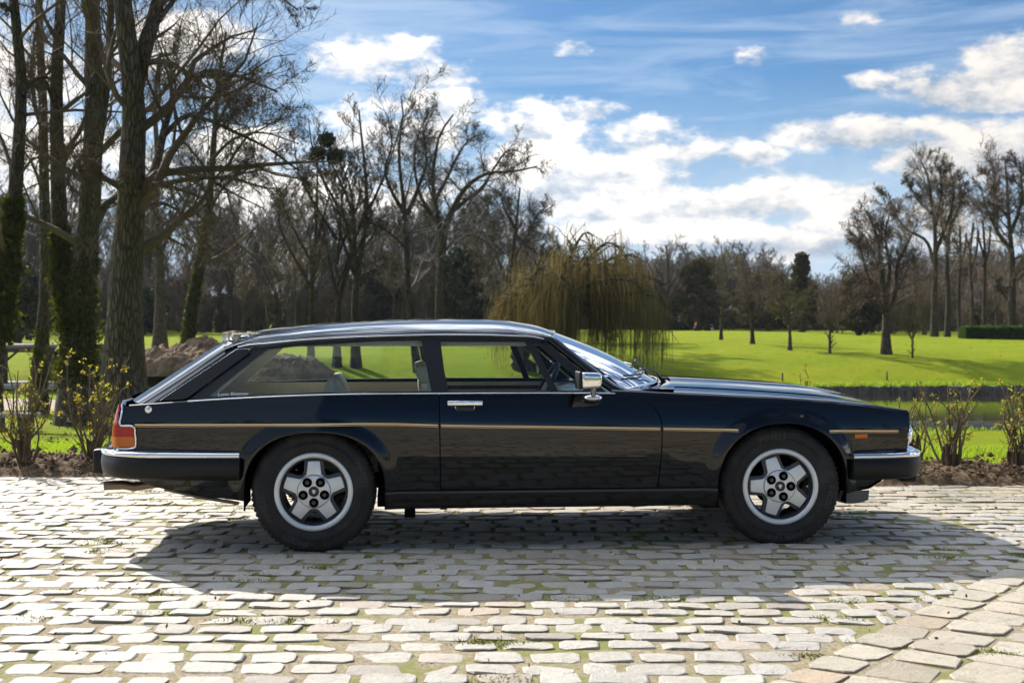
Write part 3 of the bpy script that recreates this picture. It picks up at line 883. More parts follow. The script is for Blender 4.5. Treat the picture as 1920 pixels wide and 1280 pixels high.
    pane('rear_side_glass', (480, 652), (797, 634), (816, 737), (376, 747), m_glass)
    panel('pillar_trim', [(450, 658), (508, 652), (398, 747), (335, 752)], [], m_lining, .008, -.040)
    # vent panel on the rear pillar, matt black with a fine bright edge
    vent = [(299, 751), (443, 655), (462, 653.5), (469, 655.5), (468, 661), (352, 745), (343, 748)]
    panel('pillar_vent_panel', vent, [], m_rub, .03, .012)
    P = np.array([[gp(*p, .012)[0], 0, gp(*p, .012)[1]] for p in vent[:4]]); P[:, 1] = [s * (float(G(q_[0], q_[2])) + .012) for q_ in P]
    Acc().tube(P, .0014, 5).out('vent_edge', m_chrome, car)
    # the rear pillar: flank, rounded shoulder, inner flange by the tailgate
    top_a, bot_a = np.array(gp(452, 655)), np.array(gp(352, 757))
    def pil(n1=26):
        P = []
        for q_ in lin(0, 1, n1):
            # lower inner edge follows the belt and the window corner
            A1 = np.array(gp(*(np.array((470, 649)) * (1 - q_) + np.array((340, 762)) * q_)))
            C1 = np.array(gp(*(np.array((436, 644)) * (1 - q_) + np.array((243, 766)) * q_)))
            B1x, B1z = cp(*(np.array((424, 636)) * (1 - q_) + np.array((240, 755)) * q_), -(.47 * (1 - q_) + .60 * q_))
            yA = float(G(*A1)); yC = float(G(*C1)) - .004; yB_ = .47 * (1 - q_) + .60 * q_
            p0 = np.array([A1[0], yA, A1[1]]); p1 = np.array([C1[0], yC, C1[1]]); p2 = np.array([B1x, yB_, B1z])
            pr = p1 * .62 + p0 * .38
            row = [p0, p0 * .5 + pr * .5, pr]
            for t in lin(0, 1, 12)[1:]:
                row.append((1 - t) ** 2 * pr + 2 * t * (1 - t) * (p1 * 1.0 + (p1 - pr) * .25) + t * t * p2)
            P.append(row)
        P = np.array(P); P[..., 1] *= s; return P
    grid('rear_pillar', pil(), m_paint, car)
    # chrome drip rail from the rear pillar over the doors
    dr = [(446, 651), (460, 647.5), (500, 643.5), (560, 637.5), (640, 632.5), (700, 630), (800, 627.5), (900, 627.5), (960, 629), (1003, 631.5), (1020, 635)]
    P = []
    for p in dr:
        X_, Z_ = gp(*p, .015); P.append((X_, s * (float(G(X_, Z_)) + .017), Z_))
    Acc().sweep(spline(P, 60), [(-.004, -.005), (.004, -.005), (.006, 0), (.004, .005), (-.004, .005)]).out('drip_rail', m_chrome, car)
    # windscreen pillar
    P = np.array([(-.03, .612, 1.160), (.03, .600, 1.148), (.095, .628, 1.096), (.235, .705, .981), (.365, .775, .881), (.44, .80, .850)]); P[:, 1] *= s
    th = lin(0, 2 * math.pi, 15)[:-1]
    Acc().sweep(spline(P, 40), np.stack([.034 * np.cos(th), .024 * np.sin(th)], 1)).out('windscreen_pillar', m_paint, car)
    P2 = P + np.array([.022, s * -.004, .018]); Acc().tube(spline(P2, 40), .0045, 6).out('windscreen_moulding', m_chrome, car)

# ---- roof ----
zg_ = interp([(-1.84, 1.080), (-1.72, 1.128), (-1.56, 1.148), (-1.39, 1.163), (-.97, 1.183), (-.37, 1.190), (-.15, 1.184), (-.02, 1.170), (.12, 1.140)])
zr_ = interp([(-1.84, 1.148), (-1.72, 1.190), (-1.43, 1.232), (-.98, 1.263), (-.5, 1.2725), (-.14, 1.258), (.0, 1.233), (.11, 1.196)])
def gy0(X): return .803 - .075 * np.clip((-X - 1.45) / .85, 0, 1) ** 1.5
P = []
for q in lin(0, 1, 90):
    row = []
    for u in np.sin(lin(-1, 1, 61) * math.pi / 2):
        X = -1.80 + q * (1.80 + .02 + .085 * (1 - abs(u) ** 2.2))
        if q < .02: X -= 0
        X -= (1 - q) ** 8 * .03 * (1 - u * u)
        yg = float(gy0(X) - (zg_(X) - .865) * .61) + .008
        zz = float(zg_(X) + (zr_(X) - zg_(X)) * (1 - abs(u) ** 2.1) ** .72)
        row.append((X, u * yg, zz))
    P.append(row)
P = np.array(P); grid('roof', P, m_paint, car)
Pi = P.copy(); Pi[..., 2] -= .028; Pi[..., 1] *= .965
grid('headlining', Pi, m_lining, car)
# slim bright rail where the tailgate is hinged, and the lip over it
u = lin(-1, 1, 41)
P = np.stack([-1.775 - .045 * (1 - u * u), u * .52, 1.148 + .048 * (1 - np.abs(u) ** 2.2)], -1)
Acc().sweep(P, [(-.03, -.006), (.03, -.006), (.045, -.001), (0, .006), (-.045, -.001)]).out('tailgate_lip', m_goldtrim, car)
for s in (-1, 1):
    Acc().box(-1.78, -1.60, s * .40 - .02, s * .40 + .02, 1.175, 1.19, .006).out('tailgate_hinge', m_goldtrim, car, sharp=40)
    A = Acc(); A.lathe([(0, 0), (.02, 0), (.026, .004), (.026, .010), (.018, .014), (0, .015)], 20, 'Z'); A.xf(Matrix.Translation((-1.70, s * .47, 1.165)))
    A.out('washer_cap', m_chrome, car)
# tailgate
tg = []
for q in lin(0, 1, 24):
    X, Z = cp(*(np.array((424, 636)) * (1 - q) + np.array((240, 755)) * q), -(.47 * (1 - q) + .60 * q))
    row = [(X - .006 * (1 - uu * uu), uu * (.475 + .13 * q), Z - .004 + .010 * (1 - abs(uu) ** 2.2)) for uu in lin(-1, 1, 25)]
    tg.append(row)
tg = np.array(tg)
tgl = grid('tailgate', tg, m_paint, car)
g2 = tg[2:-5, 3:-3] + np.array([-.003, 0, .004]); grid('tailgate_glass', g2, m_ws, tgl)
# rear face
rf = []
for z_, x_ in ((.838, -2.335), (.825, -2.372), (.78, -2.385), (.70, -2.392), (.60, -2.388), (.50, -2.37), (.42, -2.30), (.34, -2.15)):
    rf.append([(x_ + .02 - .03 * (1 - uu * uu) + .05 * abs(uu) ** 8, uu * (.765 if z_ < .83 else .70), z_) for uu in lin(-1, 1, 33)])
grid('rear_panel', np.array(rf), m_paint, car)

# ---- windscreen, cowl, bonnet ----
P = []
for uu in lin(-1, 1, 33):
    t0 = np.array([.025 + .085 * (1 - abs(uu) ** 2.2), uu * .575, 1.150 + .044 * (1 - uu * uu)])
    t1 = np.array([.43 + .295 * (1 - abs(uu) ** 2.4), uu * .775, .872 + .033 * (1 - uu * uu)])
    P.append([t0 * (1 - v) + t1 * v + np.array([.014, 0, .016]) * math.sin(v * math.pi) for v in lin(0, 1, 14)])
P = np.array(P); wsP = P
grid('windscreen', P, m_ws, car)
Acc().tube(P[:, -1] + [.006, 0, .004], .011, 8).out('windscreen_seal', m_chrome, car)
Acc().tube(P[:, 0] + [-.004, 0, .004], .008, 8).out('windscreen_top_seal', m_chrome, car)
def cowl_x(u): return .45 + .29 * (1 - np.abs(u) ** 2.4)
cw = []
for uu in lin(-1, 1, 61):
    yy = uu * .80; x0 = float(cowl_x(uu)); x1 = float(.70 + .10 * (1 - uu ** 2))
    cw.append([(x0 + (x1 - x0) * v, yy * (1 + .0 * v), float(ztop(np.array(x0 + (x1 - x0) * v), yy)) + .004 - .02 * (1 - v) ** 2) for v in lin(0, 1, 6)])
grid('scuttle', np.array(cw), m_paint, car)
bn = []
for q in lin(0, 1, 80):
    row = []
    for uu in lin(-1, 1, 61):
        yy = uu * .633; x0 = .706 + .10 * (1 - uu * uu); x1 = 2.055 - .0 * uu * uu
        X = x0 + (x1 - x0) * q
        bulge = .012 / (1 + math.exp((abs(yy) - .27) / .018)) * (1 - q ** 6)
        row.append((X, yy, float(ztop(np.array(X), yy)) + .004 + bulge))
    bn.append(row)
bonnet = grid('bonnet', np.array(bn), m_paint, car)
# bright nose moulding, grille and front face
ff = []
for z_, x_ in ((.738, 2.050), (.715, 2.052), (.70, 2.045), (.60, 2.045), (.50, 2.035), (.40, 2.00), (.31, 1.86)):
    ff.append([(x_ - .0 * uu, uu * (.79 if z_ > .45 else .74), z_) for uu in lin(-1, 1, 21)])
grid('front_panel', np.array(ff), m_paint, car)
A = Acc()
for k in range(9): A.box(2.048, 2.062, -.36, .36, .535 + k * .018, .541 + k * .018)
A.out('grille', m_chrome, car)
for s in (-1, 1):
    hl = []
    for q in lin(0, 1, 14):
        for_ = []
        for v in lin(0, 2 * math.pi, 33)[:-1]:
            r_ = math.sin(q * math.pi / 2)
            for_.append((2.062 + .065 * math.cos(q * math.pi / 2) - (.012 * max(0, math.cos(v)) * r_), s * (.615 + .190 * math.cos(v) * r_), .612 + .088 * math.sin(v) * r_))
        hl.append(for_)
    L = grid('headlight', np.array(hl), m_lens, car, cv=True)
    P = np.array(hl)[-1]; P = np.vstack([P, P[:1]]); Acc().tube(P, .008, 6).out('bezel', m_chrome, L)
    A = Acc(); A.lathe([(.0, .0), (.04, .004), (.072, .03), (.08, .05)], 28); A.xf(Matrix.Translation((2.06, s * .66, .605)) @ Matrix.Rotation(R(90), 4, 'Z')); A.out('reflector', m_chrome, L)
    A = Acc(); A.lathe([(.0, .0), (.04, .004), (.066, .03), (.074, .05)], 28); A.xf(Matrix.Translation((2.07, s * .52, .605)) @ Matrix.Rotation(R(90), 4, 'Z')); A.out('reflector', m_chrome, L)

# ---- bumpers ----
def bumper(name, path, flip):
    path = spline(path, 70)
    sg = -1 if flip else 1
    prof = np.array([(-.13, .115), (-.012, .118), (0, .108), (.006, .07), (0, .03), (-.008, .008), (-.03, -.003), (-.13, .0)]) * (sg, 1)
    B = Acc().sweep(path, prof, cap=True).out(name, m_rub, car, sharp=60)
    prof = np.array([(-.06, .112), (-.045, .142), (-.014, .150), (.003, .143), (.007, .128), (.001, .1165), (-.02, .113)]) * (sg, 1)
    Acc().sweep(path, prof, cap=True).out('bright_capping', m_chrome, B)
    return B
front = [(1.700, -.895, .372), (1.95, -.885, .374), (2.04, -.865, .376), (2.115, -.80, .378), (2.150, -.66, .380), (2.170, -.4, .38), (2.180, 0, .38)]
front = front + [(x, -y, z) for x, y, z in front[-2::-1]]
bumper('front_bumper', front, False)
rear = [(-1.685, -.905, .408), (-2.0, -.900, .411), (-2.25, -.875, .415), (-2.345, -.835, .418), (-2.425, -.74, .420), (-2.475, -.5, .42), (-2.49, 0, .42)]
rear = rear + [(x, -y, z) for x, y, z in rear[-2::-1]]
bumper('rear_bumper', rear, True)
# overriders at the corners
for s in (-1, 1):
    A = Acc(); A.box(2.10, 2.200, s * .52 - .045, s * .52 + .045, .318, .465, .014); A.out('front_overrider', m_rub, car, sharp=40)
    A = Acc(); A.box(-2.53, -2.44, s * .50 - .045, s * .50 + .045, .41, .545, .014); A.out('rear_overrider', m_rub, car, sharp=40)
# front apron and spoiler lip, brake duct under the nose
P = []
for uu in lin(-1, 1, 41):
    e_ = abs(uu) ** 6
    P.append([(2.05 - .10 * e_ - a_, uu * (.80 - .02 * a_), z_) for a_, z_ in ((0, .45), (.02, .40), (.06, .35), (.13, .31), (.22, .295))])
grid('front_apron', np.array(P), m_paint, car)
for s in (-1, 1):
    P = []
    for q in lin(0, 1, 12):
        X = 1.66 + .17 * q
        P.append([(X + .02 * v - .03 * (v ** 3) * (1 - q), s * (.78 - .07 * v), .30 - v * (.085 - .02 * (q * 2 - 1) ** 2)) for v in lin(0, 1, 8)])
    grid('air_deflector', np.array(P), m_flap, car)

# ---- rear lamps ----
for s in (-1, 1):
    def lampside(px, py, Y, o=0): X_, Z_ = cp(px, py, -Y); return (X_, s * (Y + o), Z_)
    # profile rows from the top down: outer (rear) edge and inner (front) edge
    def lsheet(rows_, mat_, nm, par):
        P = []
        for (zz, xr, xf) in rows_:
            yf = float(side(max(xf, XR_rear), zz)) + .006
            row = []
            for t in lin(0, 1, 12):
                ang = t * math.pi / 2; xc = min(xf, -2.333)
                row.append((xr + (xc - xr) * (1 - math.cos(ang)) , s * (yf - .12 * (1 - math.sin(ang))), zz))
            if xf > -2.32:
                for t in lin(.1, 1, 5): row.append((-2.333 + (xf + 2.333) * t, s * (float(side(max(XR_rear, -2.333 + (xf + 2.333) * t), zz)) + .007), zz))
            else:
                row += [row[-1]] * 5
            row = row + []
            P.append(row)
        return grid(nm, np.array(P), mat_, par)
    top = [(.812, -2.335, -2.318), (.80, -2.348, -2.318), (.77, -2.362, -2.322), (.74, -2.370, -2.326), (.712, -2.376, -2.330), (.700, -2.378, -2.330)]
    mid = [(.6995, -2.378, -2.256), (.665, -2.382, -2.252), (.640, -2.384, -2.250)]
    low = [(.6395, -2.384, -2.250), (.61, -2.386, -2.248), (.585, -2.386, -2.247)]
    e_ = empty('tail_lamp', (0, 0, 0)); e_.parent = car
    lsheet(top, m_red, 'red_lens', e_); lsheet(mid, m_red, 'red_lens', e_); lsheet(low, m_orange, 'orange_lens', e_)
    pth = [(-2.316, .815), (-2.313, .79), (-2.318, .75), (-2.324, .712), (-2.322, .702), (-2.30, .699), (-2.262, .698), (-2.247, .692), (-2.243, .665), (-2.240, .60), (-2.242, .583), (-2.26, .578), (-2.34, .577)]
    P = [(x, s * (float(side(max(x, XR_rear), z)) + .009), z) for x, z in pth]
    Acc().tube(spline(P, 60), .0055, 6).out('surround', m_chrome, e_)
# fuel / boot lock badge on the quarter
for s in (-1, 1):
    X_, Z_ = cp(280, 767, -.80); A = Acc(); A.lathe([(0, -.006), (.010, -.006), (.013, -.002), (.016, -.006), (.019, 0)], 24)
    if s > 0: A.xf(Matrix.Scale(-1, 4, (0, 1, 0)))
    A.xf(Matrix.Translation((X_, s * (float(side(X_, Z_)) + .001), Z_))); A.out('lock_badge', m_chrome, car)
    # side marker lamp
    X0, Z0 = cp(1616, 818, -.86)
    P = np.array([[(X0 + a_, s * (float(side(X0 + a_, Z0 + b_4)) + .010 * (1 - (a_ / .04) ** 4) * (1 - (b_4 / .014) ** 4) + .0005), Z0 + b_4) for b_4 in lin(-.012, .012, 7)] for a_ in lin(-.038, .038, 15)])
    grid('side_marker_lamp', P, m_orange, car)
    # door handle
    X0, Z0 = cp(872, 755.5, -.88); ys_ = float(side(X0, Z0))
    H = empty('door_handle', (0, 0, 0)); H.parent = car
    Acc().box(X0 - .096, X0 + .096, s * (ys_ + .012) - .012, s * (ys_ + .012) + .012, Z0 - .013, Z0 + .013, .005).out('grip', m_chrome, H, sharp=40)
    Acc().box(X0 - .052, X0 + .052, s * (ys_ + .004) - .012, s * (ys_ + .004) + .012, Z0 - .048, Z0 - .013, .009).out('recess', m_blk, H, sharp=40)
    P = [(X0 - .052, s * (ys_ + .010), Z0 - .018), (X0 - .047, s * (ys_ + .010), Z0 - .043), (X0 - .03, s * (ys_ + .010), Z0 - .050), (X0 + .03, s * (ys_ + .010), Z0 - .050), (X0 + .047, s * (ys_ + .010), Z0 - .043), (X0 + .052, s * (ys_ + .010), Z0 - .018)]
    Acc().tube(P, .003, 6).out('rim', m_chrome, H)
    # door mirror
    Mr = empty('door_mirror', (0, 0, 0)); Mr.parent = car
    X0, Z0 = cp(1103, 712, -.98)
    bm = bmesh.new(); bmesh.ops.create_cube(bm, size=1)
    for v_ in bm.verts:
        sx = .112 if v_.co.y < 0 else .112
        v_.co = Vector((v_.co.x * .118 * (1 if v_.co.z > 0 else .93), v_.co.y * .17, v_.co.z * .092 * (1 if v_.co.x < 0 else .86)))
    bmesh.ops.bevel(bm, geom=list(bm.edges), offset=.024, segments=5, profile=.6, affect='EDGES')
    A = Acc().bm(bm); A.xf(Matrix.Translation((X0 + .006, s * .985, Z0 - .001)))
    A.out('housing', m_chrome, Mr, sharp=60)
    Acc().box(X0 - .062, X0 - .045, s * .985 - .085, s * .985 + .085, Z0 - .048, Z0 + .047, .006).out('surround', m_rub, Mr, sharp=40)
    X1, Z1 = cp(1113, 745, -.92)
    A = Acc(); A.tube([(X1 - .004, s * .95, Z0 - .05), (X1 - .002, s * .925, Z1 + .012), (X1, s * .90, Z1)], [.014, .015, .022], 12)
    bm = bmesh.new(); bmesh.ops.create_uvsphere(bm, u_segments=20, v_segments=12, radius=1)
    A.bm(bm, Matrix.Translation((X1 + .002, s * .895, Z1 - .004)) @ Matrix.Diagonal((.052, .035, .020, 1)))
    A.out('mount', m_chrome, Mr)

# ---- wipers ----
def wsp(u_, v_, off):
    i = (u_ + 1) / 2 * 32; j = v_ * 13; i0, j0 = int(min(i, 31)), int(min(j, 12)); fi, fj = i - i0, j - j0
    p = (wsP[i0, j0] * (1 - fi) + wsP[i0 + 1, j0] * fi) * (1 - fj) + (wsP[i0, j0 + 1] * (1 - fi) + wsP[i0 + 1, j0 + 1] * fi) * fj
    return p + np.array([.6, 0, .8]) * off
for (u0, u1, v1) in ((.30, -.28, .76), (-.25, -.86, .84)):
    Wp = empty('wiper', (0, 0, 0)); Wp.parent = car
    piv = wsp(u0, 1.0, .0) + [.045, 0, -.005]
    mid = wsp((u0 + u1) / 2, v1 + .02, .05); tip = wsp(u1 * .8 + u0 * .2, v1, .03)
    Acc().tube([piv, piv * .6 + mid * .4 + [0, 0, .02], mid, tip], [.010, .008, .006, .004], 8).out('arm', m_blk, Wp)
    P = [wsp(u0 * .45 + u1 * .55 + (u1 - u0) * t, v1 - .02 + .05 * (1 - abs(t) * 2), .014) for t in lin(-.48, .48, 16)]
    Acc().tube(P, .006, 6).out('blade', m_blk, Wp)
    A = Acc(); A.lathe([(0, .02), (.016, .02), (.02, 0)], 16, 'Z'); A.xf(Matrix.Translation(piv)); A.out('spindle_cap', m_blk, Wp)

# ---- wheels ----
def star(r_hub, r_tip, w0, w1, ph, n=5):
    pts = []
    for k in range(n):
        a0 = ph + k * 2 * math.pi / n; d_ = np.array([math.cos(a0), math.sin(a0)]); p_ = np.array([-d_[1], d_[0]])
        da = 2 * math.pi / n / 2
        for q in (-1,):
            ang = a0 - da; 
            for j in (.45, .0):
                aa = a0 - da + da * (.0 if j else .3) * 1.0
            pts.append((r_hub * math.cos(ang) , r_hub * math.sin(ang)))
        bs = r_hub * .98
        pts.append(tuple(d_ * bs - p_ * w0)); pts.append(tuple(d_ * r_tip - p_ * w1))
        pts.append(tuple(d_ * r_tip * 1.012)); 
        pts.append(tuple(d_ * r_tip + p_ * w1)); pts.append(tuple(d_ * bs + p_ * w0))
    return pts
def star_mesh(pts, y0, y1, bev, zfun=None):
    bm = bmesh.new(); vs = [bm.verts.new((x, y0, z)) for x, z in pts]; f = bm.faces.new(vs)
    r_ = bmesh.ops.extrude_face_region(bm, geom=[f])
    for g_ in r_['geom']:
        if isinstance(g_, bmesh.types.BMVert): g_.co.y = y1
    bmesh.ops.recalc_face_normals(bm, faces=list(bm.faces))
    ed = [e for e in bm.edges if all(abs(v_.co.y - y0) < 1e-6 for v_ in e.verts)]
    if bev: bmesh.ops.bevel(bm, geom=ed, offset=bev, segments=2, profile=.6, affect='EDGES')
    bmesh.ops.triangulate(bm, faces=[f_ for f_ in bm.faces if len(f_.verts) > 4])
    return bm
def text_mesh(body, size):
    cu = bpy.data.curves.new('t', 'FONT'); cu.body = body; cu.size = size; cu.align_x = 'CENTER'; cu.extrude = .0008; cu.offset = .0006
    o = bpy.data.objects.new('t', cu); COL.objects.link(o)
    dg = bpy.context.evaluated_depsgraph_get(); me = bpy.data.meshes.new_from_object(o.evaluated_get(dg))
    bpy.data.objects.remove(o); return me
TR = .340; TW = .105       # tyre radius, half width
def tyre_mesh():
    A = Acc()
    prof = [(.196, -.090), (.205, -.103), (.222, -.108), (.250, -.1125), (.266, -.113), (.267, -.1115), (.285, -.1115), (.300, -.109), (.315, -.104), (.326, -.097)]
    nseg = 3 * 72; th = np.arange(nseg) * 2 * math.pi / nseg
    full = prof + [(.3345, -.088), (.3385, -.076), (.3395, -.060), (.333, -.0595), (.333, -.054), (.340, -.0535), (.340, -.022), (.333, -.0215), (.333, -.016), (.340, -.0155)]
    full = full + [(r_, -a_) for r_, a_ in full[::-1]]
    r_ = np.array([q[0] for q in full]); a_ = np.array([q[1] for q in full])
    RR = np.repeat(r_[None], nseg, 0)
    groove = np.zeros(nseg); groove[::3] = 1
    shoulder = ((r_ > .3255) & (r_ < .3392)) | (r_ > .3335)
    RR = RR - groove[:, None] * shoulder[None] * .0075
    AA = np.repeat(a_[None], nseg, 0)
    P = np.stack([np.cos(th)[:, None] * RR, AA, np.sin(th)[:, None] * RR], -1)
    A.grid(P, cu=True)
    return A.mesh('tyre', True)
ty_me = tyre_mesh(); ty_me.materials.append(m_tyre)
rimA = Acc(); rimA.lathe([(.212, -.098), (.213, -.107), (.210, -.111), (.198, -.112), (.187, -.110), (.184, -.102)], 96)
rim_me = rimA.mesh('rim', True); rim_me.materials.append(m_alloy)
bar = Acc(); bar.lathe([(.184, -.102), (.180, -.095), (.1725, -.06), (.170, -.02), (.168, .09)], 72); bar_me = bar.mesh('barrel'); bar_me.materials.append(m_alloy_dk)
dsk = Acc(); dsk.lathe([(0, .0), (.12, .0), (.125, .01), (.125, .03), (.0, .03)], 40); dsk_me = dsk.mesh('brake_disc'); dsk_me.materials.append(m_paint_in)
HUB_Y = -.085
spk = Acc().bm(star_mesh(star(.094, .1625, .040, .0315, math.pi / 2), HUB_Y, HUB_Y + .022, .003)); spk_me = spk.mesh('spokes', True, 35); spk_me.materials.append(m_alloy)
# darker pocket surround behind each spoke: wider star, set back
pk_ = Acc().bm(star_mesh(star(.108, .172, .056, .052, math.pi / 2), HUB_Y + .013, HUB_Y + .04, .004)); pk_me = pk_.mesh('pocket_surround', True, 35); pk_me.materials.append(m_alloy_dk)
hb = Acc(); hb.lathe([(0, HUB_Y - .010), (.080, HUB_Y - .010), (.0865, HUB_Y - .0085), (.0885, HUB_Y - .004), (.0888, HUB_Y + .004)], 64); hub_me = hb.mesh('hub_plate', True, 35); hub_me.materials.append(m_alloy)
rg = Acc(); rg.lathe([(.0888, HUB_Y - .001), (.0900, HUB_Y - .0015), (.0912, HUB_Y - .001)], 64); rg_me = rg.mesh('hub_groove'); rg_me.materials.append(m_alloy_dk)
lugc = Acc(); lugc.lathe([(.026, -.0015), (.0235, -.0035), (.021, -.001), (.0205, .0005)], 24); lugc.lathe([(0, -.0005), (.0205, -.0002)], 24); lugc_me = lugc.mesh('lug_recess', True, 40); lugc_me.materials.append(m_paint_in)
lug = Acc(); lug.lathe([(0, -.011), (.010, -.0105), (.0125, -.007), (.0125, 0)], 6); lug_me = lug.mesh('lug_nut', False); lug_me.materials.append(mat('lug nut', (.10, .09, .08), .35, .8)[0])
cap = Acc(); cap.lathe([(0, -.004), (.017, -.0045), (.019, -.002), (.023, -.008), (.0275, -.007), (.029, 0)], 32); cap_me = cap.mesh('centre_cap', True, 35); cap_me.materials.append(m_alloy_dk)
# small cat-face emblem on the cap
em = [(0, .012), (.004, .008), (.0085, .011), (.0095, .004), (.0075, -.002), (.0045, -.006), (.003, -.0115), (-.003, -.0115), (-.0045, -.006), (-.0075, -.002), (-.0095, .004), (-.0085, .011), (-.004, .008)]
emb = Acc().bm(star_mesh([(x, z) for x, z in em], -.0075, -.004, 0)); emb_me = emb.mesh('cap_emblem', False); emb_me.materials.append(mat('emblem', (.72, .68, .58), .3, .5)[0])
pir = text_mesh('PIRELLI', .046); p4 = text_mesh('P4000', .052); p6 = text_mesh('CINTURATO  TUBELESS', .014)
def bend(me, ang, rad, yy):
    me = me.copy(); co = np.zeros(len(me.vertices) * 3); me.vertices.foreach_get('co', co); co = co.reshape(-1, 3)
    a_ = ang - co[:, 0] / rad; rr = rad + co[:, 1]
    P = np.stack([rr * np.cos(a_), yy - co[:, 2], rr * np.sin(a_)], 1)
    me.vertices.foreach_set('co', P.ravel().astype(np.float32)); me.update(); me.materials.clear(); me.materials.append(m_tyre_t); return me
def wheel(X, s, steer, phase, Y, let):
    W_ = empty('wheel', (X, s * Y, .3355)); W_.parent = car
    W_.rotation_euler = (0, 0, (steer if s < 0 else math.pi + steer))
    def sub(nm, me, loc=(0, 0, 0), rot=0):
        o = bpy.data.objects.new(nm, me); COL.objects.link(o); o.parent = W_; o.location = loc; o.rotation_euler = (0, rot, 0); return o
    sub('tyre', ty_me); sub('rim', rim_me); sub('barrel', bar_me); sub('brake_disc', dsk_me, (0, -.0, 0))
    sub('spokes', spk_me, rot=-phase); sub('pocket_surround', pk_me, rot=-phase); sub('hub_plate', hub_me); sub('hub_groove', rg_me)
    for k in range(5):
        a_ = math.pi / 2 + phase + math.pi / 5 + k * 2 * math.pi / 5
        p_ = (.0605 * math.cos(a_), HUB_Y - .0105, .0605 * math.sin(a_))
        sub('lug_recess', lugc_me, p_); sub('lug_nut', lug_me, p_, a_)
    sub('centre_cap', cap_me, (0, HUB_Y - .0095, 0)); sub('cap_emblem', emb_me, (0, HUB_Y - .0095, 0))
    A = Acc(); A.tube([(.150, -.092, 0), (.157, -.098, 0)], .004, 8); v_ = A.out('valve', m_chrome, W_); v_.rotation_euler = (0, -let[2], 0)
    for me, ang, rad in ((pir, let[0], .284), (p4, let[1], .284), (pir, let[0] + math.pi, .284), (p6, let[1] + math.pi * .6, .240)):
        sub('tyre_lettering', bend(me, ang, rad - .020, -.1122))
    return W_
wheel(-1.292, -1, 0, 0, .742, (R(20), R(250), R(128)))
wheel(1.302, -1, R(-4), R(18), .742, (R(100), R(-12), R(0)))
wheel(-1.292, 1, 0, .5, .742, (R(20), R(250), R(128)))
wheel(1.302, 1, R(-4), .9, .742, (R(100), R(-12), R(0)))

# ---- underside ----
A = Acc()
A.box(-2.2, -1.7, -.62, .62, .36, .46); A.box(-.95, .95, -.74, .74, .235, .30); A.box(-1.72, -.90, -.40, .40, .30, .40); A.box(.92, 1.9, -.40, .40, .26, .38)
A.box(-1.9, -1.75, -.70, .70, .33, .45)
A.out('floor_pan', m_paint_in, car)
A = Acc(); A.tube([(-1.292, -.7, .335), (-1.292, .7, .335)], .035, 12); A.tube([(1.302, -.7, .335), (1.302, .7, .335)], .03, 12); A.box(-1.5, -1.1, -.15, .15, .22, .38, .03)
A.out('axle', m_paint_in, car)
for s in (-1, 1):
    A = Acc(); p0 = cp(196, 910, -.52); p1 = cp(262, 916, -.52)
    P = [(p0[0], s * .52, p0[1]), (p0[0] + .10, s * .52, p0[1] + .004), (p1[0] - .03, s * .52, p1[1] + .012), (p1[0] + .3, s * .5, p1[1] + .06)]
    A.tube(P, .026, 14, cap=False); A.tube(P, .023, 14, cap=False); A.out('exhaust_tailpipe', m_brown, car)
    A = Acc(); A.tube([(-2.10, s * .76, .348), (-1.9, s * .77, .302), (-1.70, s * .775, .268)], .010, 6)
    A.out('lower_trim', m_brown, car)
    A = Acc(); A.box(-.80, -.74, s * .70 - .02, s * .70 + .02, .17, .26, .004); A.box(-.60, -.56, s * .62 - .02, s * .62 + .02, .20, .26, .004); A.out('jacking_bracket', m_paint_in, car)
A = Acc(); A.box(-.95, -.35, .15, .42, .19, .27, .02); A.box(.1, .6, -.35, -.12, .195, .26, .02); A.out('exhaust_silencer', m_brown, car)

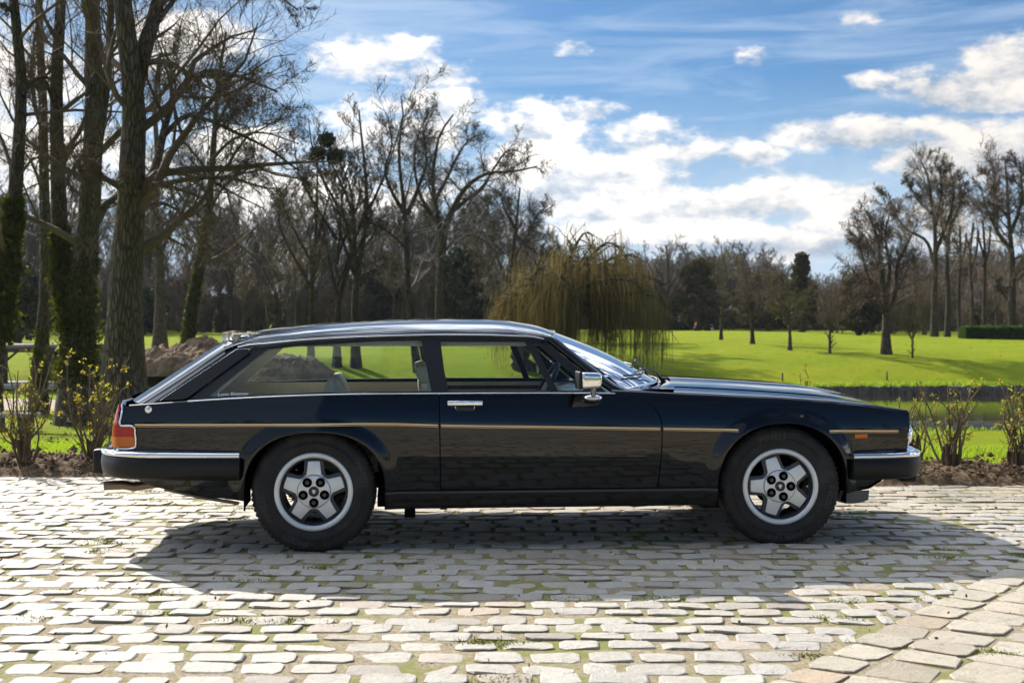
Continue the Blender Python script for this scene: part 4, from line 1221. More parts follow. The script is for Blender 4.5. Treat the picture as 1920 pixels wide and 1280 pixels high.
# ---- interior ----
A = Acc(); A.box(-.86, .55, -.72, .72, .29, .34); A.out('carpet', m_lining, car)
for s in (-1, 1):
    P = []
    for x in lin(-2.05, .42, 60):
        P.append([(x, s * (float(side(x, max(z, .76) if x < -.86 else z)) - .075 - (.02 if z > .8 else 0)), max(z, .72) if x < -.86 else z) for z in (.34, .5, .66, .78, .845, .852)])
    grid('door_card', np.array(P), m_leather, car)
    P = [[(x, s * (float(side(x, .80)) - .100), z) for z in (.800, .826)] for x in lin(-.55, .3, 20)]
    grid('veneer_strip', np.array(P), m_wood, car)
    # front seat
    St = empty('front_seat', (0, 0, 0)); St.parent = car
    yc = s * .37
    def slab(prof, w_, nm, mat_, rr=.045):
        # prof: centre line (x, z, half thickness) lofted with rounded edges across the width
        pr = spline(prof, 22); P = []
        for j, v in enumerate(lin(-1, 1, 19)):
            k_ = (1 - abs(v) ** 5) ** .5
            row = []
            t = np.gradient(pr[:, :2], axis=0); t /= np.linalg.norm(t, axis=1)[:, None]; nrm = np.stack([-t[:, 1], t[:, 0]], 1)
            up_ = pr[:, :2] + nrm * pr[:, 2:3] * k_; dn_ = pr[:, :2] - nrm * pr[:, 2:3] * k_
            loop = np.vstack([up_, dn_[::-1]])
            row = [(q_[0], yc + v * w_, q_[1]) for q_ in loop]
            P.append(row)
        return grid(nm, np.array(P), mat_, St, cv=True)
    slab([(-.05, .50, .05), (-.25, .49, .07), (-.5, .47, .07)], .25, 'seat_base', m_leather)
    slab([(-.45, .45, .07), (-.55, .60, .065), (-.63, .78, .055), (-.665, .86, .045), (-.68, .905, .025)], .25, 'backrest', m_leather)
    slab([(-.655, .895, .03), (-.675, .93, .042), (-.69, .965, .042), (-.70, .998, .028)], .125, 'headrest', m_leather)
    St = empty('rear_seat', (0, 0, 0)); St.parent = car
    yc = s * .33
    slab([(-.95, .46, .06), (-1.2, .44, .07), (-1.3, .43, .06)], .29, 'seat_base', m_leather)
    slab([(-1.06, .50, .06), (-1.13, .66, .06), (-1.19, .80, .055), (-1.21, .88, .045), (-1.215, .925, .022)], .24, 'backrest', m_leather)
A = Acc(); A.box(-2.1, -.95, -.66, .66, .68, .70); A.out('load_floor', m_lining, car)
A = Acc(); A.box(.12, .50, -.70, .70, .62, .845, .04); A.out('dashboard', m_blk, car, sharp=40)
A = Acc(); A.box(.105, .118, -.62, .62, .74, .80); A.out('dashboard_veneer', m_wood, car)
SW = empty('steering_wheel', (.015, -.36, .85), 0); SW.parent = car; SW.rotation_euler = (0, R(-62), 0)
th = lin(0, 2 * math.pi, 41)
A = Acc(); A.tube(np.stack([.185 * np.cos(th), .185 * np.sin(th), 0 * th], 1), .013, 8, cap=False); A.out('ring', m_blk, SW)
A = Acc(); A.box(-.06, .06, -.05, .05, -.02, .01, .01); A.box(-.18, .18, -.018, .018, -.012, .0); A.out('boss', m_leather, SW)
# interior mirror
A = Acc(); A.box(.13, .15, -.11, .11, 1.075, 1.125, .008); A.out('interior_mirror', m_blk, car, sharp=40)
# engine bay block so that no light falls through the arches
A = Acc(); A.box(.66, 1.95, -.40, .40, .36, .70); A.out('engine_bay', m_paint_in, car)

# ---- lettering on the rear side glass ----
lt = text_mesh('Lynx Eventer', .027)
co = np.zeros(len(lt.vertices) * 3); lt.vertices.foreach_get('co', co); co = co.reshape(-1, 3)
for s in (-1, 1):
    for (px, py, k) in ((437, 741, 1),):
        Y = -.78
        for _ in range(6):
            X0, Z0 = cp(px, py, Y); Y = -float(gy0(X0) - (Z0 - .865) * .61)
        me = lt.copy(); ky = -s
        Px = X0 + co[:, 0] * 1.18 * (1 if s < 0 else -1); Pz = Z0 + co[:, 1] * .82 + (co[:, 0] * 1.18 * (1 if s < 0 else -1)) * .03
        Pyy = s * (gy0(Px) - (Pz - .865) * .61 - .009 + co[:, 2])
        me.vertices.foreach_set('co', np.stack([Px, Pyy, Pz], 1).ravel().astype(np.float32)); me.update(); me.materials.clear(); me.materials.append(m_white)
        obj('window_lettering', me, m_white, car)
# ------------------------------------------------------------------ bare trees
def resample(pts, n):
    pts = np.asarray(pts, float)
    return spline(pts, n)
def tubes(P, Rr, sides):
    """P (B,n,3), Rr (B,n) -> V, F"""
    B, n = P.shape[:2]
    t = np.gradient(P, axis=1); t /= np.linalg.norm(t, axis=2, keepdims=True) + 1e-9
    ref = np.where(np.abs(t[:, :1, 2:3]) > .75, np.array([1., 0, 0]), np.array([0, 0, 1.]))
    ref = np.broadcast_to(ref, t.shape)
    a = np.cross(t, ref); a /= np.linalg.norm(a, axis=2, keepdims=True) + 1e-9
    b = np.cross(t, a)
    th = np.arange(sides) * 2 * math.pi / sides
    V = P[:, :, None] + Rr[:, :, None, None] * (np.cos(th)[:, None] * a[:, :, None] + np.sin(th)[:, None] * b[:, :, None])
    f = gridf(n, sides, cv=sides > 2)
    F = (f[None] + (np.arange(B) * n * sides)[:, None, None]).reshape(-1, 4)
    return V.reshape(-1, 3), F
def kids(P, Rr, L, spec, r):
    """vectorised: children of every branch"""
    B, n = P.shape[:2]; k = spec['k']
    tmin = spec.get('t0', .25)
    t = (tmin + (1 - tmin) * (np.arange(k)[None] + r.uniform(0, 1, (B, k))) / k).ravel()
    t = np.clip(t, 0, .999)
    bi = np.repeat(np.arange(B), k)
    x = t * (n - 1); i0 = x.astype(int); f = (x - i0)[:, None]
    p0 = P[bi, i0] * (1 - f) + P[bi, i0 + 1] * f
    d = P[bi, i0 + 1] - P[bi, i0]; d /= np.linalg.norm(d, axis=1, keepdims=True) + 1e-9
    rp = Rr[bi, i0] * (1 - f[:, 0]) + Rr[bi, i0 + 1] * f[:, 0]
    ang = np.radians(r.uniform(*spec['ang'], len(bi)))
    q = r.normal(size=(len(bi), 3)); q -= (q * d).sum(1, keepdims=True) * d; q /= np.linalg.norm(q, axis=1, keepdims=True) + 1e-9
    # spread children round the parent rather than at random
    dd = d * np.cos(ang)[:, None] + q * np.sin(ang)[:, None]
    shape = spec.get('shape', .55)
    ln = L[bi] * spec['lr'] * (1 - shape * t) * r.uniform(.7, 1.25, len(bi))
    r0 = np.minimum(rp * spec['rr'], rp * .95) * r.uniform(.8, 1.1, len(bi))
    r0 = np.maximum(r0, spec.get('rmin', .004))
    m = spec['n']; Q = np.zeros((len(bi), m, 3)); Q[:, 0] = p0; cur = dd
    step = (ln / (m - 1))[:, None]
    for j in range(1, m):
        cur = cur + r.normal(0, spec['wob'], cur.shape) + np.array([0, 0, spec['up']])
        cur /= np.linalg.norm(cur, axis=1, keepdims=True)
        Q[:, j] = Q[:, j - 1] + cur * step
    taper = np.linspace(1, spec.get('tip', .35), m)[None]
    return Q, r0[:, None] * taper, ln
def tree_mesh(stems, specs, seed, sides0=10, nst=16, flare=1.0):
    """stems: list of (pts, r0, r1). returns (trunk mesh data, branch mesh data)"""
    r = np.random.default_rng(seed)
    P = []; Rr = []; L = []
    for pts, r0, r1 in stems:
        q = resample(pts, nst); P.append(q); tt = np.linspace(0, 1, nst)
        rad = r0 + (r1 - r0) * tt ** .8
        if flare and len(P) == 1: rad = rad * (1 + flare * .55 * np.exp(-tt * nst * .8))
        Rr.append(rad); L.append(np.linalg.norm(np.diff(q, axis=0), axis=1).sum())
    P = np.array(P); Rr = np.array(Rr); L = np.array(L)
    tr = tubes(P, Rr * (1 + r.normal(0, .02, Rr.shape)), sides0)
    out = []; cP, cR, cL = P, Rr, L
    off = 0
    for sp in specs:
        cP, cR, cL = kids(cP, cR, cL, sp, r)
        if sp.get('keep', 1) < 1:
            s_ = r.uniform(0, 1, len(cP)) < sp['keep']; cP, cR, cL = cP[s_], cR[s_], cL[s_]
        V, F = tubes(cP, cR, sp['s']); out.append((V, F + off)); off += len(V)
    return tr, (np.concatenate([o[0] for o in out]), np.concatenate([o[1] for o in out]))

def bark(name, c0, c1, moss=0.):
    m, n, b = mat(name, c0, .9, 0, .15)
    pos = n.new('ShaderNodeNewGeometry').outputs['Position']
    st = n.noise(n.vm('MULTIPLY', pos, (1, 1, .16)), 14, 6, .7)
    vo = n.new('ShaderNodeTexVoronoi', feature='DISTANCE_TO_EDGE'); n.l.new(n.vm('MULTIPLY', pos, (1, 1, .22)), vo.inputs['Vector']); vo.inputs['Scale'].default_value = 16
    cr = n.ss(vo.outputs['Distance'], .0, .22)
    c = n.mix(n.ss(n.m('MULTIPLY', n.m('ADD', st, .25), n.m('ADD', .35, n.m('MULTIPLY', cr, .65))), .30, .62), c1, c0)
    c = n.mix(n.ss(n.noise(pos, 1.1, 4, .6), .45, .7, 0, .5), c, tuple(x * .6 for x in c0))
    if moss: c = n.mix(n.ss(n.noise(pos, 1.7, 5, .65), .48, .62, 0, moss), c, (.075, .085, .015))
    n.put(b.inputs['Base Color'], c); bump(n, b, n.m('ADD', n.m('MULTIPLY', st, .6), cr), .07); return m
m_bark = bark('grey bark', (.165, .128, .094), (.075, .057, .042), .35)
m_bark_d = bark('dark bark', (.115, .088, .062), (.055, .042, .031), .3)
m_bark_m = bark('mossy bark', (.12, .10, .065), (.06, .05, .03), .9)
def twigm(name, c0, c1):
    m, n, b = mat(name, c0, .8, 0, .2)
    pos = n.new('ShaderNodeNewGeometry').outputs['Position']
    n.put(b.inputs['Base Color'], n.mix(n.ss(n.noise(pos, .8, 3, .6), .4, .6), c0, c1)); return m
m_twig = twigm('brown twigs', (.145, .10, .062), (.10, .07, .045))
m_twig_r = twigm('reddish twigs', (.185, .135, .088), (.13, .097, .065))
m_twig_y = twigm('olive twigs', (.17, .135, .04), (.12, .095, .03))
m_twig_g = twigm('grey twigs', (.10, .085, .075), (.07, .06, .052))

LV_NEAR = [dict(k=9, t0=.25, ang=(35, 75), lr=.46, rr=.42, n=7, wob=.20, up=.05, s=5, tip=.12),
           dict(k=8, t0=.15, ang=(25, 65), lr=.58, rr=.5, n=5, wob=.18, up=.04, s=3, rmin=.010),
           dict(k=8, t0=.1, ang=(20, 60), lr=.74, rr=.5, n=4, wob=.14, up=.0, s=2, rmin=.008),
           dict(k=5, t0=.1, ang=(20, 55), lr=.75, rr=.7, n=3, wob=.12, up=-.02, s=2, rmin=.006)]
def place(name, tr, br, mt, mb, loc, label, group='bare trees of the park', rz=0, sc_=1, cat='tree', local=False):
    base = np.array(loc, float)
    root = empty(name, tuple(base), rz, label, cat, group)
    root.scale = (sc_,) * 3
    if isinstance(tr, bpy.types.Mesh):
        o1 = obj('trunk', tr, mt, root); o2 = obj('crown', br, mb, root)
        for o_, m__ in ((o1, mt), (o2, mb)): o_.material_slots[0].link = 'OBJECT'; o_.material_slots[0].material = m__
    else:
        d = 0 if local else base
        o1 = obj('trunk', arr_mesh('trunk', tr[0] - d, [tr[1]], True), mt, root)
        o2 = obj('crown', arr_mesh('crown', br[0] - d, [br[1]], True), mb, root)
    return root

def pxs(pts, d, r, dwob=.6):
    """a stem followed in the view at distance d, given some depth of its own"""
    out = []; y = d
    for i, p in enumerate(pts):
        if i: y = d + (p[2] if len(p) > 2 else r.normal(0, dwob))
        out.append(at(p[0], p[1], y))
    return out

# leaves (ivy, evergreens): many small two-triangle leaves
def leaves(name, C, size, m_, parent=None, seed=1, drop=0.):
    r = np.random.default_rng(seed); k = len(C)
    a = r.normal(size=(k, 3)); a[:, 2] -= drop; a /= np.linalg.norm(a, axis=1)[:, None]
    b = np.cross(a, r.normal(size=(k, 3))); b /= np.linalg.norm(b, axis=1)[:, None]
    s = (size * r.uniform(.6, 1.3, k))[:, None]
    V = np.stack([C - a * s, C + b * s * .55, C + a * s, C - b * s * .55], 1)
    me = arr_mesh(name, V.reshape(-1, 3), [np.arange(4 * k).reshape(-1, 4)], False)
    return obj(name, me, m_, parent)
def leafm(name, c0, c1, tr_c, f=.35, sc_=6):
    m, n, b = mat(name, c0, .75, 0, .12)
    geo = n.new('ShaderNodeNewGeometry')
    n.put(b.inputs['Base Color'], n.mix(geo.outputs['Random Per Island'], c0, c1))
    t_ = n.new('ShaderNodeBsdfTranslucent'); t_.inputs[0].default_value = (*tr_c, 1)
    mx = n.new('ShaderNodeMixShader'); mx.inputs[0].default_value = f
    o_ = n.n['Material Output']; n.l.new(b.outputs[0], mx.inputs[1]); n.l.new(t_.outputs[0], mx.inputs[2]); n.l.new(mx.outputs[0], o_.inputs[0]); return m
m_ivy = leafm('ivy leaves', (.018, .030, .008), (.075, .075, .012), (.13, .14, .01), .25)
m_ever = leafm('dark evergreen leaves', (.040, .040, .022), (.065, .060, .030), (.03, .05, .01), .2)
m_everb = leafm('brown green leaves', (.07, .055, .02), (.045, .04, .018), (.10, .08, .02), .25)
m_yel = leafm('young yellow leaves', (.28, .28, .035), (.20, .18, .03), (.50, .47, .04), .5)
m_bronze = leafm('bronze young leaves', (.25, .12, .04), (.30, .22, .04), (.5, .3, .05), .5)
m_hedge = leafm('hedge leaves', (.03, .06, .012), (.05, .09, .016), (.08, .14, .01), .3)

def ivy_on(root, pts, rad, k, size, seed, spread=.5):
    """ivy clothing a stem; pts in world space"""
    r = np.random.default_rng(seed)
    q = resample(pts, 40); t = r.uniform(0, 1, k) ** 1.1; x = t * 38.9; i = x.astype(int); f = (x - i)[:, None]
    c = q[i] * (1 - f) + q[i + 1] * f
    a = r.uniform(0, 6.283, k); lump = 1 + .55 * np.sin(a * 2 + t * 23 + seed) * np.sin(t * 41 + a)
    rr = rad * (1 - .45 * t) * (1.02 + spread * np.abs(r.normal(0, .5, k)) * np.clip(lump, .2, 2))
    C = c + np.stack([np.cos(a) * rr, np.sin(a) * rr, r.normal(0, .05, k)], 1) - np.array(root.location)
    o = leaves('ivy', C, size, m_ivy, root, seed, .6)
    return o

TR_ = np.random.default_rng(42)
# ---- the big trees at the left edge, stem by stem ----
def big(name, d, stems_px, label, seed, mt=m_bark_d, mb=m_twig, specs=LV_NEAR, extra=None, name_='bare_tree', dw=.5, flare=1.):
    r = np.random.default_rng(seed)
    st = []
    for pts, w0, w1 in stems_px:
        P = pxs(pts, d, r, dw); k = d / 2500 / 2
        st.append((P, w0 * k, w1 * k))
    base = st[0][0][0].copy()
    st[0][0][0] = base - np.array([0, 0, .15])
    if d > 50: specs = [dict(q, rmin=max(q.get('rmin', .004), .0065) * d / 38) for q in specs]
    tr, br = tree_mesh(st, specs, seed, flare=flare)
    root = place(name_, tr, br, mt, mb, base, label)
    return root, st
G0 = lambda px, d: 595 + (EYE - gz((px - 960) / 2500 * d, d)) * 2500 / d      # where the lawn is seen d metres away
up = -330
def lawn_dist(px, py, d0=50.):
    'how far away the lawn is seen at this height'
    for d in np.arange(d0, 160, .25):
        if G0(px, d) <= py: return float(d)
    return 160.
d = 24.5
root, st = big('x', d, [
    ([(232, G0(232, d)), (232, 720, .1), (234, 600, .1), (238, 480, 0), (246, 395, 0), (248, 300, -.2), (252, 200, -.3), (240, 90, -.4), (228, -20, -.5), (222, -160, -.6), (230, up, -.8)], 84, 16),
    ([(250, 170, -.3), (268, 100, -.1), (292, 20, .2), (308, -60, .4), (318, -200, .9)], 38, 12),
    ([(268, 366, .0), (292, 312, .5), (316, 215, 1.0), (345, 156, 1.4), (398, 132, 1.9), (452, 146, 2.4), (520, 172, 2.8)], 20, 4),
    ([(262, 352, 0), (320, 342, -.8), (372, 333, -1.5), (430, 334, -2.1), (495, 352, -2.6)], 15, 3),
    ([(262, 118, -.3), (315, 118, -1), (362, 140, -1.6), (418, 138, -2.2), (480, 150, -3)], 14, 3),
    ([(300, 262, .6), (340, 222, 0), (386, 224, -.6), (440, 248, -1.2), (505, 280, -1.8), (560, 320, -2.2)], 11, 3),
    ([(224, 350, 0), (198, 335, -.6), (175, 318, -1.0), (150, 322, -1.6)], 14, 4),
    ([(262, 392, 0), (300, 380, .9), (340, 400, 1.7), (375, 440, 2.4), (400, 470, 3)], 9, 2.5),
    ([(296, 40, .4), (350, -20, .6), (420, -40, 1), (500, -20, 1.5), (560, 20, 2)], 12, 3)],
    'massive bare tree with furrowed grey trunk and long side limbs, just left of the tail', 11, m_bark, specs=[dict(LV_NEAR[0], k=11, lr=.42), *LV_NEAR[1:3], dict(LV_NEAR[3], k=7, rmin=.0052)])
# base burr
d = 30.5
root, st = big('x', d, [
    ([(146, G0(146, d)), (144, 720, .1), (146, 650, .1), (152, 560, 0), (160, 480, 0), (166, 420, -.1), (172, 330, -.2), (176, 200, -.3), (176, 80, -.4), (172, -40, -.5), (176, up, -.8)], 62, 14),
    ([(140, 620, 0), (118, 520, .2), (112, 420, .3), (108, 300, .5), (106, 160, .5), (112, 40, .6), (118, -80, .6), (112, up, .8)], 38, 12),
    ([(172, 330, -.2), (192, 210, .4), (202, 130, .6), (208, 20, .8), (212, -100, 1)], 24, 10),
    ([(178, 420, -.2), (198, 385, .2), (214, 372, .6), (236, 330, 1.6)], 20, 5),
    ([(112, 330, .3), (128, 290, -.6), (158, 262, -1.4), (190, 270, -2)], 9, 3),
    ([(104, 200, .5), (82, 150, 0), (60, 150, -.5), (48, 172, -1)], 10, 3)],
    'wide double-stemmed tree wrapped in green ivy, left of the massive grey trunk', 12, m_bark, m_twig_r)
p = st[0][0]
ivy_on(root, p[1:5], .33, 3600, .065, 5, .8); ivy_on(root, st[1][0][:3], .24, 2600, .065, 6, .9)
d = 29
root, st = big('x', d, [
    ([(-22, G0(-22, d)), (-8, 640, 0), (4, 560, 0), (18, 460, .1), (28, 370, .1), (36, 260, .2), (40, 180, .2), (36, 90, .2), (26, 20, .1), (24, -60, 0), (40, up, -.3)], 40, 10),
    ([(44, 182, .2), (56, 158, .5), (76, 145, .8), (98, 150, 1.4)], 10, 5),
    ([(36, 40, .1), (8, 10, -.4), (-20, 20, -.9)], 9, 4), ([(26, 350, 0), (60, 300, -.7), (96, 300, -1.5), (130, 330, -2)], 6, 2)],
    'leaning ivy-clad tree at the left edge of the picture', 13, m_bark_d, m_twig)
ivy_on(root, st[0][0][1:5], .21, 4200, .07, 8, 1.1)
d = 33.5
root, st = big('x', d, [
    ([(72, G0(72, d)), (74, 690, 0), (82, 600, 0), (86, 500, 0), (84, 400, .1), (82, 300, .1), (80, 180, .2), (74, 60, .2), (78, up, .3)], 27, 9),
    ([(84, 380, 0), (70, 330, .5), (50, 290, 1), (30, 270, 1.4)], 9, 3), ([(82, 250, 0), (66, 200, -.5), (60, 120, -.8), (70, 40, -1)], 10, 4)],
    'straight thin-trunked tree between the leaning ivy tree and the double-stemmed one', 14, m_bark_m, m_twig_r)
ivy_on(root, st[0][0][0:3], .2, 1500, .06, 9, .4)
d = lawn_dist(342, 691)
root, st = big('x', d, [
    ([(342, G0(342, d)), (350, 650, 0), (362, 560, 0), (374, 500, .1), (386, 430, .1), (396, 340, .2), (402, 250, .2), (410, 150, .3), (424, 60, .4)], 26, 5),
    ([(390, 400, 0), (420, 350, 1), (462, 318, 2), (505, 300, 3)], 8, 2), ([(396, 330, 0), (366, 290, -1), (340, 260, -2)], 7, 2),
    ([(388, 430, .1), (410, 440, -1), (450, 460, -2), (490, 500, -3), (520, 560, -3.5)], 7, 2), ([(402, 250, .2), (430, 190, 1), (480, 150, 2), (520, 130, 2)], 8, 2), ([(396, 300, .2), (440, 260, -1), (500, 250, -2), (560, 270, -2)], 8, 2)],
    'slender leaning tree with ivy up its trunk beside the heap of earth', 15, m_bark_m, m_twig, [dict(LV_NEAR[0], lr=.34, k=9), *LV_NEAR[1:]], flare=.2)
ivy_on(root, st[0][0][0:5], .22, 3500, .08, 10, .5)
d = 62
root, st = big('x', d, [
    ([(300, G0(300, d)), (300, 560, 0), (298, 480, 0), (292, 400, 0), (296, 300, 0), (290, 200, 0), (300, 100, 0)], 22, 6),
    ([(298, 480, 0), (322, 430, 1), (350, 380, 2), (360, 300, 2.5)], 10, 3), ([(296, 460, 0), (270, 420, 1), (262, 360, 2)], 10, 3)],
    'bare tree with a stout grey trunk rising behind the heap of earth', 16, m_bark, m_twig_r)

# ---- prototypes grown free-hand, heights of about 10 m ----
def proto(kind, seed):
    r = np.random.default_rng(seed)
    H = 10.
    if kind == 'tall':       # upright park tree with a through trunk
        st = [([(0, 0, -.2), (r.normal(0, .1), r.normal(0, .1), 2.5), (r.normal(0, .3), r.normal(0, .3), 5.5), (r.normal(0, .4), r.normal(0, .4), 9.2)], .16, .03)]
        for k in range(5):
            a = k * 2.4 + r.uniform(0, 1); z0 = r.uniform(2.8, 5.2); q = r.uniform(.9, 1.7)
            st.append(([(0, 0, z0), (.5 * q * math.cos(a), .5 * q * math.sin(a), z0 + 1.1), (1.1 * q * math.cos(a), 1.1 * q * math.sin(a), z0 + 2.7), (1.4 * q * math.cos(a + .3), 1.4 * q * math.sin(a + .3), z0 + 4.1)], .075, .015))
        lv = [dict(k=9, t0=.35, ang=(30, 60), lr=.30, rr=.5, n=6, wob=.15, up=.08, s=4, rmin=.012), dict(k=8, t0=.15, ang=(25, 60), lr=.5, rr=.5, n=4, wob=.18, up=.05, s=3, rmin=.009),
              dict(k=8, t0=.1, ang=(20, 60), lr=.65, rr=.6, n=3, wob=.15, up=.03, s=2, rmin=.010), dict(k=3, t0=.1, ang=(20, 55), lr=.75, rr=.8, n=3, wob=.12, up=.0, s=2, rmin=.009)]
    elif kind == 'spread':   # forked low, wide open crown
        st = [([(0, 0, -.2), (.05, 0, 1.2), (.1, .05, 2.4), (.2, .1, 4.2), (.1, .3, 7.6)], .22, .04)]
        for k in range(8):
            a = k * 2.4 + r.uniform(-.4, .4); z0 = r.uniform(2.0, 3.6); q = r.uniform(1.6, 3.6); h = r.uniform(2.2, 5.6)
            st.append(([(.05, 0, z0), (.35 * q * math.cos(a), .35 * q * math.sin(a), z0 + .28 * h), (.7 * q * math.cos(a + .2), .7 * q * math.sin(a + .2), z0 + .62 * h), (q * math.cos(a), q * math.sin(a), z0 + h)], .11, .018))
        lv = [dict(k=9, t0=.3, ang=(30, 65), lr=.40, rr=.5, n=7, wob=.22, up=.05, s=4, rmin=.012), dict(k=8, t0=.15, ang=(25, 65), lr=.5, rr=.5, n=4, wob=.22, up=.04, s=3, rmin=.009),
              dict(k=7, t0=.1, ang=(20, 60), lr=.65, rr=.6, n=3, wob=.15, up=.02, s=2, rmin=.010), dict(k=3, t0=.1, ang=(20, 55), lr=.75, rr=.8, n=3, wob=.12, up=.0, s=2, rmin=.009)]
    elif kind == 'thin':     # slim forest-grown pole
        st = [([(0, 0, -.2), (r.normal(0, .15), r.normal(0, .1), 3), (r.normal(0, .3), r.normal(0, .3), 6), (r.normal(0, .5), r.normal(0, .5), 9.8)], .10, .02)]
        lv = [dict(k=26, t0=.25, ang=(25, 55), lr=.26, rr=.45, n=6, wob=.15, up=.12, s=3, rmin=.012), dict(k=8, t0=.15, ang=(25, 60), lr=.45, rr=.5, n=5, wob=.2, up=.05, s=3, rmin=.007),
              dict(k=16, t0=.05, ang=(20, 60), lr=.7, rr=.6, n=3, wob=.15, up=.03, s=2, rmin=.017)]
    elif kind == 'bush':     # thicket: many stems from the ground
        st = []
        for k in range(9):
            a = r.uniform(0, 6.28); q = r.uniform(.3, 2.6); h = r.uniform(4, 8)
            st.append(([(.3 * math.cos(a), .3 * math.sin(a), -.1), (.4 * q * math.cos(a), .4 * q * math.sin(a), .4 * h), (q * math.cos(a), q * math.sin(a), h)], .06, .012))
        lv = [dict(k=12, t0=.05, ang=(25, 65), lr=.32, rr=.45, n=6, wob=.2, up=.06, s=3, rmin=.012), dict(k=8, t0=.1, ang=(25, 60), lr=.5, rr=.5, n=5, wob=.2, up=.04, s=3, rmin=.007),
              dict(k=11, t0=.05, ang=(20, 60), lr=.7, rr=.6, n=3, wob=.15, up=.03, s=2, rmin=.018)]
    elif kind == 'round':    # young round-headed tree on a clean stem
        st = [([(0, 0, -.2), (0, 0, 1.5), (.05, 0, 3.2)], .17, .14)]
        for k in range(9):
            a = k * 2.4; q = r.uniform(1.2, 3.0); h = r.uniform(3.0, 6.2)
            st.append(([(0, 0, 3.0), (.4 * q * math.cos(a), .4 * q * math.sin(a), 3.0 + .35 * h), (q * math.cos(a), q * math.sin(a), 3.0 + h)], .08, .015))
        lv = [dict(k=11, t0=.15, ang=(20, 50), lr=.42, rr=.5, n=5, wob=.12, up=.05, s=3, rmin=.018), dict(k=9, t0=.1, ang=(20, 50), lr=.5, rr=.5, n=4, wob=.15, up=.03, s=3, rmin=.012), dict(k=7, t0=.1, ang=(20, 50), lr=.65, rr=.6, n=3, wob=.12, up=.0, s=2, rmin=.010)]
    tr, br = tree_mesh(st, lv, seed, sides0=8, nst=12)
    a = arr_mesh('trunk', tr[0], [tr[1]], True); b = arr_mesh('crown', br[0], [br[1]], True)
    return a, b
PR = {('tall', 0): proto('tall', 1), ('tall', 1): proto('tall', 2), ('spread', 0): proto('spread', 3), ('spread', 1): proto('spread', 4),
      ('thin', 0): proto('thin', 5), ('thin', 1): proto('thin', 6), ('bush', 0): proto('bush', 7), ('round', 0): proto('round', 9)}
def with_mat(me, m_):
    return me
def plant(kind, i, px, d, top, label, mt=m_bark_d, mb=m_twig, rz=0., name='bare_tree', group='bare trees of the park'):
    x = (px - 960) / 2500 * d; z = gz(x, d); tz = EYE - (top - 595) / 2500 * d
    a, b = PR[(kind, i)]
    s_ = (tz - z) / {'tall': 10.2, 'spread': 9.6, 'thin': 10.6, 'bush': 8.6, 'round': 10.5}[kind]
    return place(name, with_mat(a, mt), with_mat(b, mb), mt, mb, (x, d, z), label, group, rz, s_)

# ---- the belt of trees behind the car ----
plant('tall', 0, 668, lawn_dist(668, 690), 150, 'tall dark tree whose crown reaches highest above the rear of the roof', m_bark_d, m_twig_g, 1.0)
plant('tall', 1, 632, lawn_dist(632, 689), 215, 'tall forked tree carrying dark balls of mistletoe', m_bark_d, m_twig, 2.0)
plant('tall', 0, 583, lawn_dist(583, 687), 250, 'bare tree with a slightly bent trunk, left of the mistletoe tree', m_bark_m, m_twig, .4)
plant('thin', 0, 556, 74, 330, 'slim bare tree halfway between the slender leaning ivy tree and the mistletoe tree', m_bark, m_twig_r, .4)
plant('thin', 1, 505, 80, 390, 'slim brown tree at the thin edge of the wood above the rear side window', m_bark, m_twig_r, 2.4)
plant('thin', 0, 455, 72, 380, 'slim brown tree right behind the slender ivy tree', m_bark_d, m_twig_r, 3.4)
# centre spreading tree traced stem by stem
d = 66
root, st = big('x', d, [
    ([(822, G0(822, d)), (824, 540, 0), (826, 480, 0), (828, 450, 0), (818, 400, .2), (812, 350, .4), (816, 290, .6), (826, 250, 1), (850, 215, 1.5)], 20, 3),
    ([(828, 470, 0), (838, 420, -.4), (856, 380, -1), (880, 345, -2), (915, 325, -2.8), (960, 322, -3.5), (1008, 312, -4)], 15, 2.5),
    ([(850, 395, -.6), (878, 372, .6), (905, 350, 1.4), (930, 310, 2), (958, 280, 2.6), (985, 290, 3)], 9, 2),
    ([(816, 375, .2), (840, 330, 1.4), (862, 285, 2), (880, 262, 2.4), (905, 250, 3)], 9, 2),
    ([(822, 420, .1), (790, 370, -1), (778, 320, -1.6), (782, 260, -2.2), (800, 215, -2.6)], 9, 2),
    ([(826, 480, 0), (868, 440, 1.5), (905, 450, 2.5), (935, 478, 3)], 7, 2)],
    'wide-spreading dark tree above the middle of the car roof, its long boughs reaching right', 21, m_bark_d, m_twig_g, [dict(LV_NEAR[0], k=11, lr=.36, up=.08), dict(LV_NEAR[1], k=9), dict(LV_NEAR[2]), dict(LV_NEAR[3], k=5)], flare=.3)
root, st = big('x', lawn_dist(778, 700), [
    ([(784, G0(784, lawn_dist(778, 700))), (764, 520, 0), (762, 440, 0), (757, 380, .2), (750, 320, .4), (748, 270, .6), (756, 215, 1), (752, 180, 1)], 18, 2.5),
    ([(764, 400, 0), (785, 350, 1), (800, 300, 1.6), (795, 250, 2), (812, 210, 2.4)], 10, 2),
    ([(760, 400, 0), (735, 360, -1), (722, 320, -1.6), (735, 270, -2), (728, 230, -2.4)], 9, 2),
    ([(764, 470, 0), (735, 440, -1), (700, 420, -2), (670, 415, -2.6)], 6, 1.6)],
    'dark upright tree with zigzag limbs, just left of the wide-spreading one', 22, m_bark_d, m_twig_g, [dict(LV_NEAR[0], k=10, lr=.36, up=.08), dict(LV_NEAR[1], k=9), dict(LV_NEAR[2]), dict(LV_NEAR[3], k=5)], flare=.3)
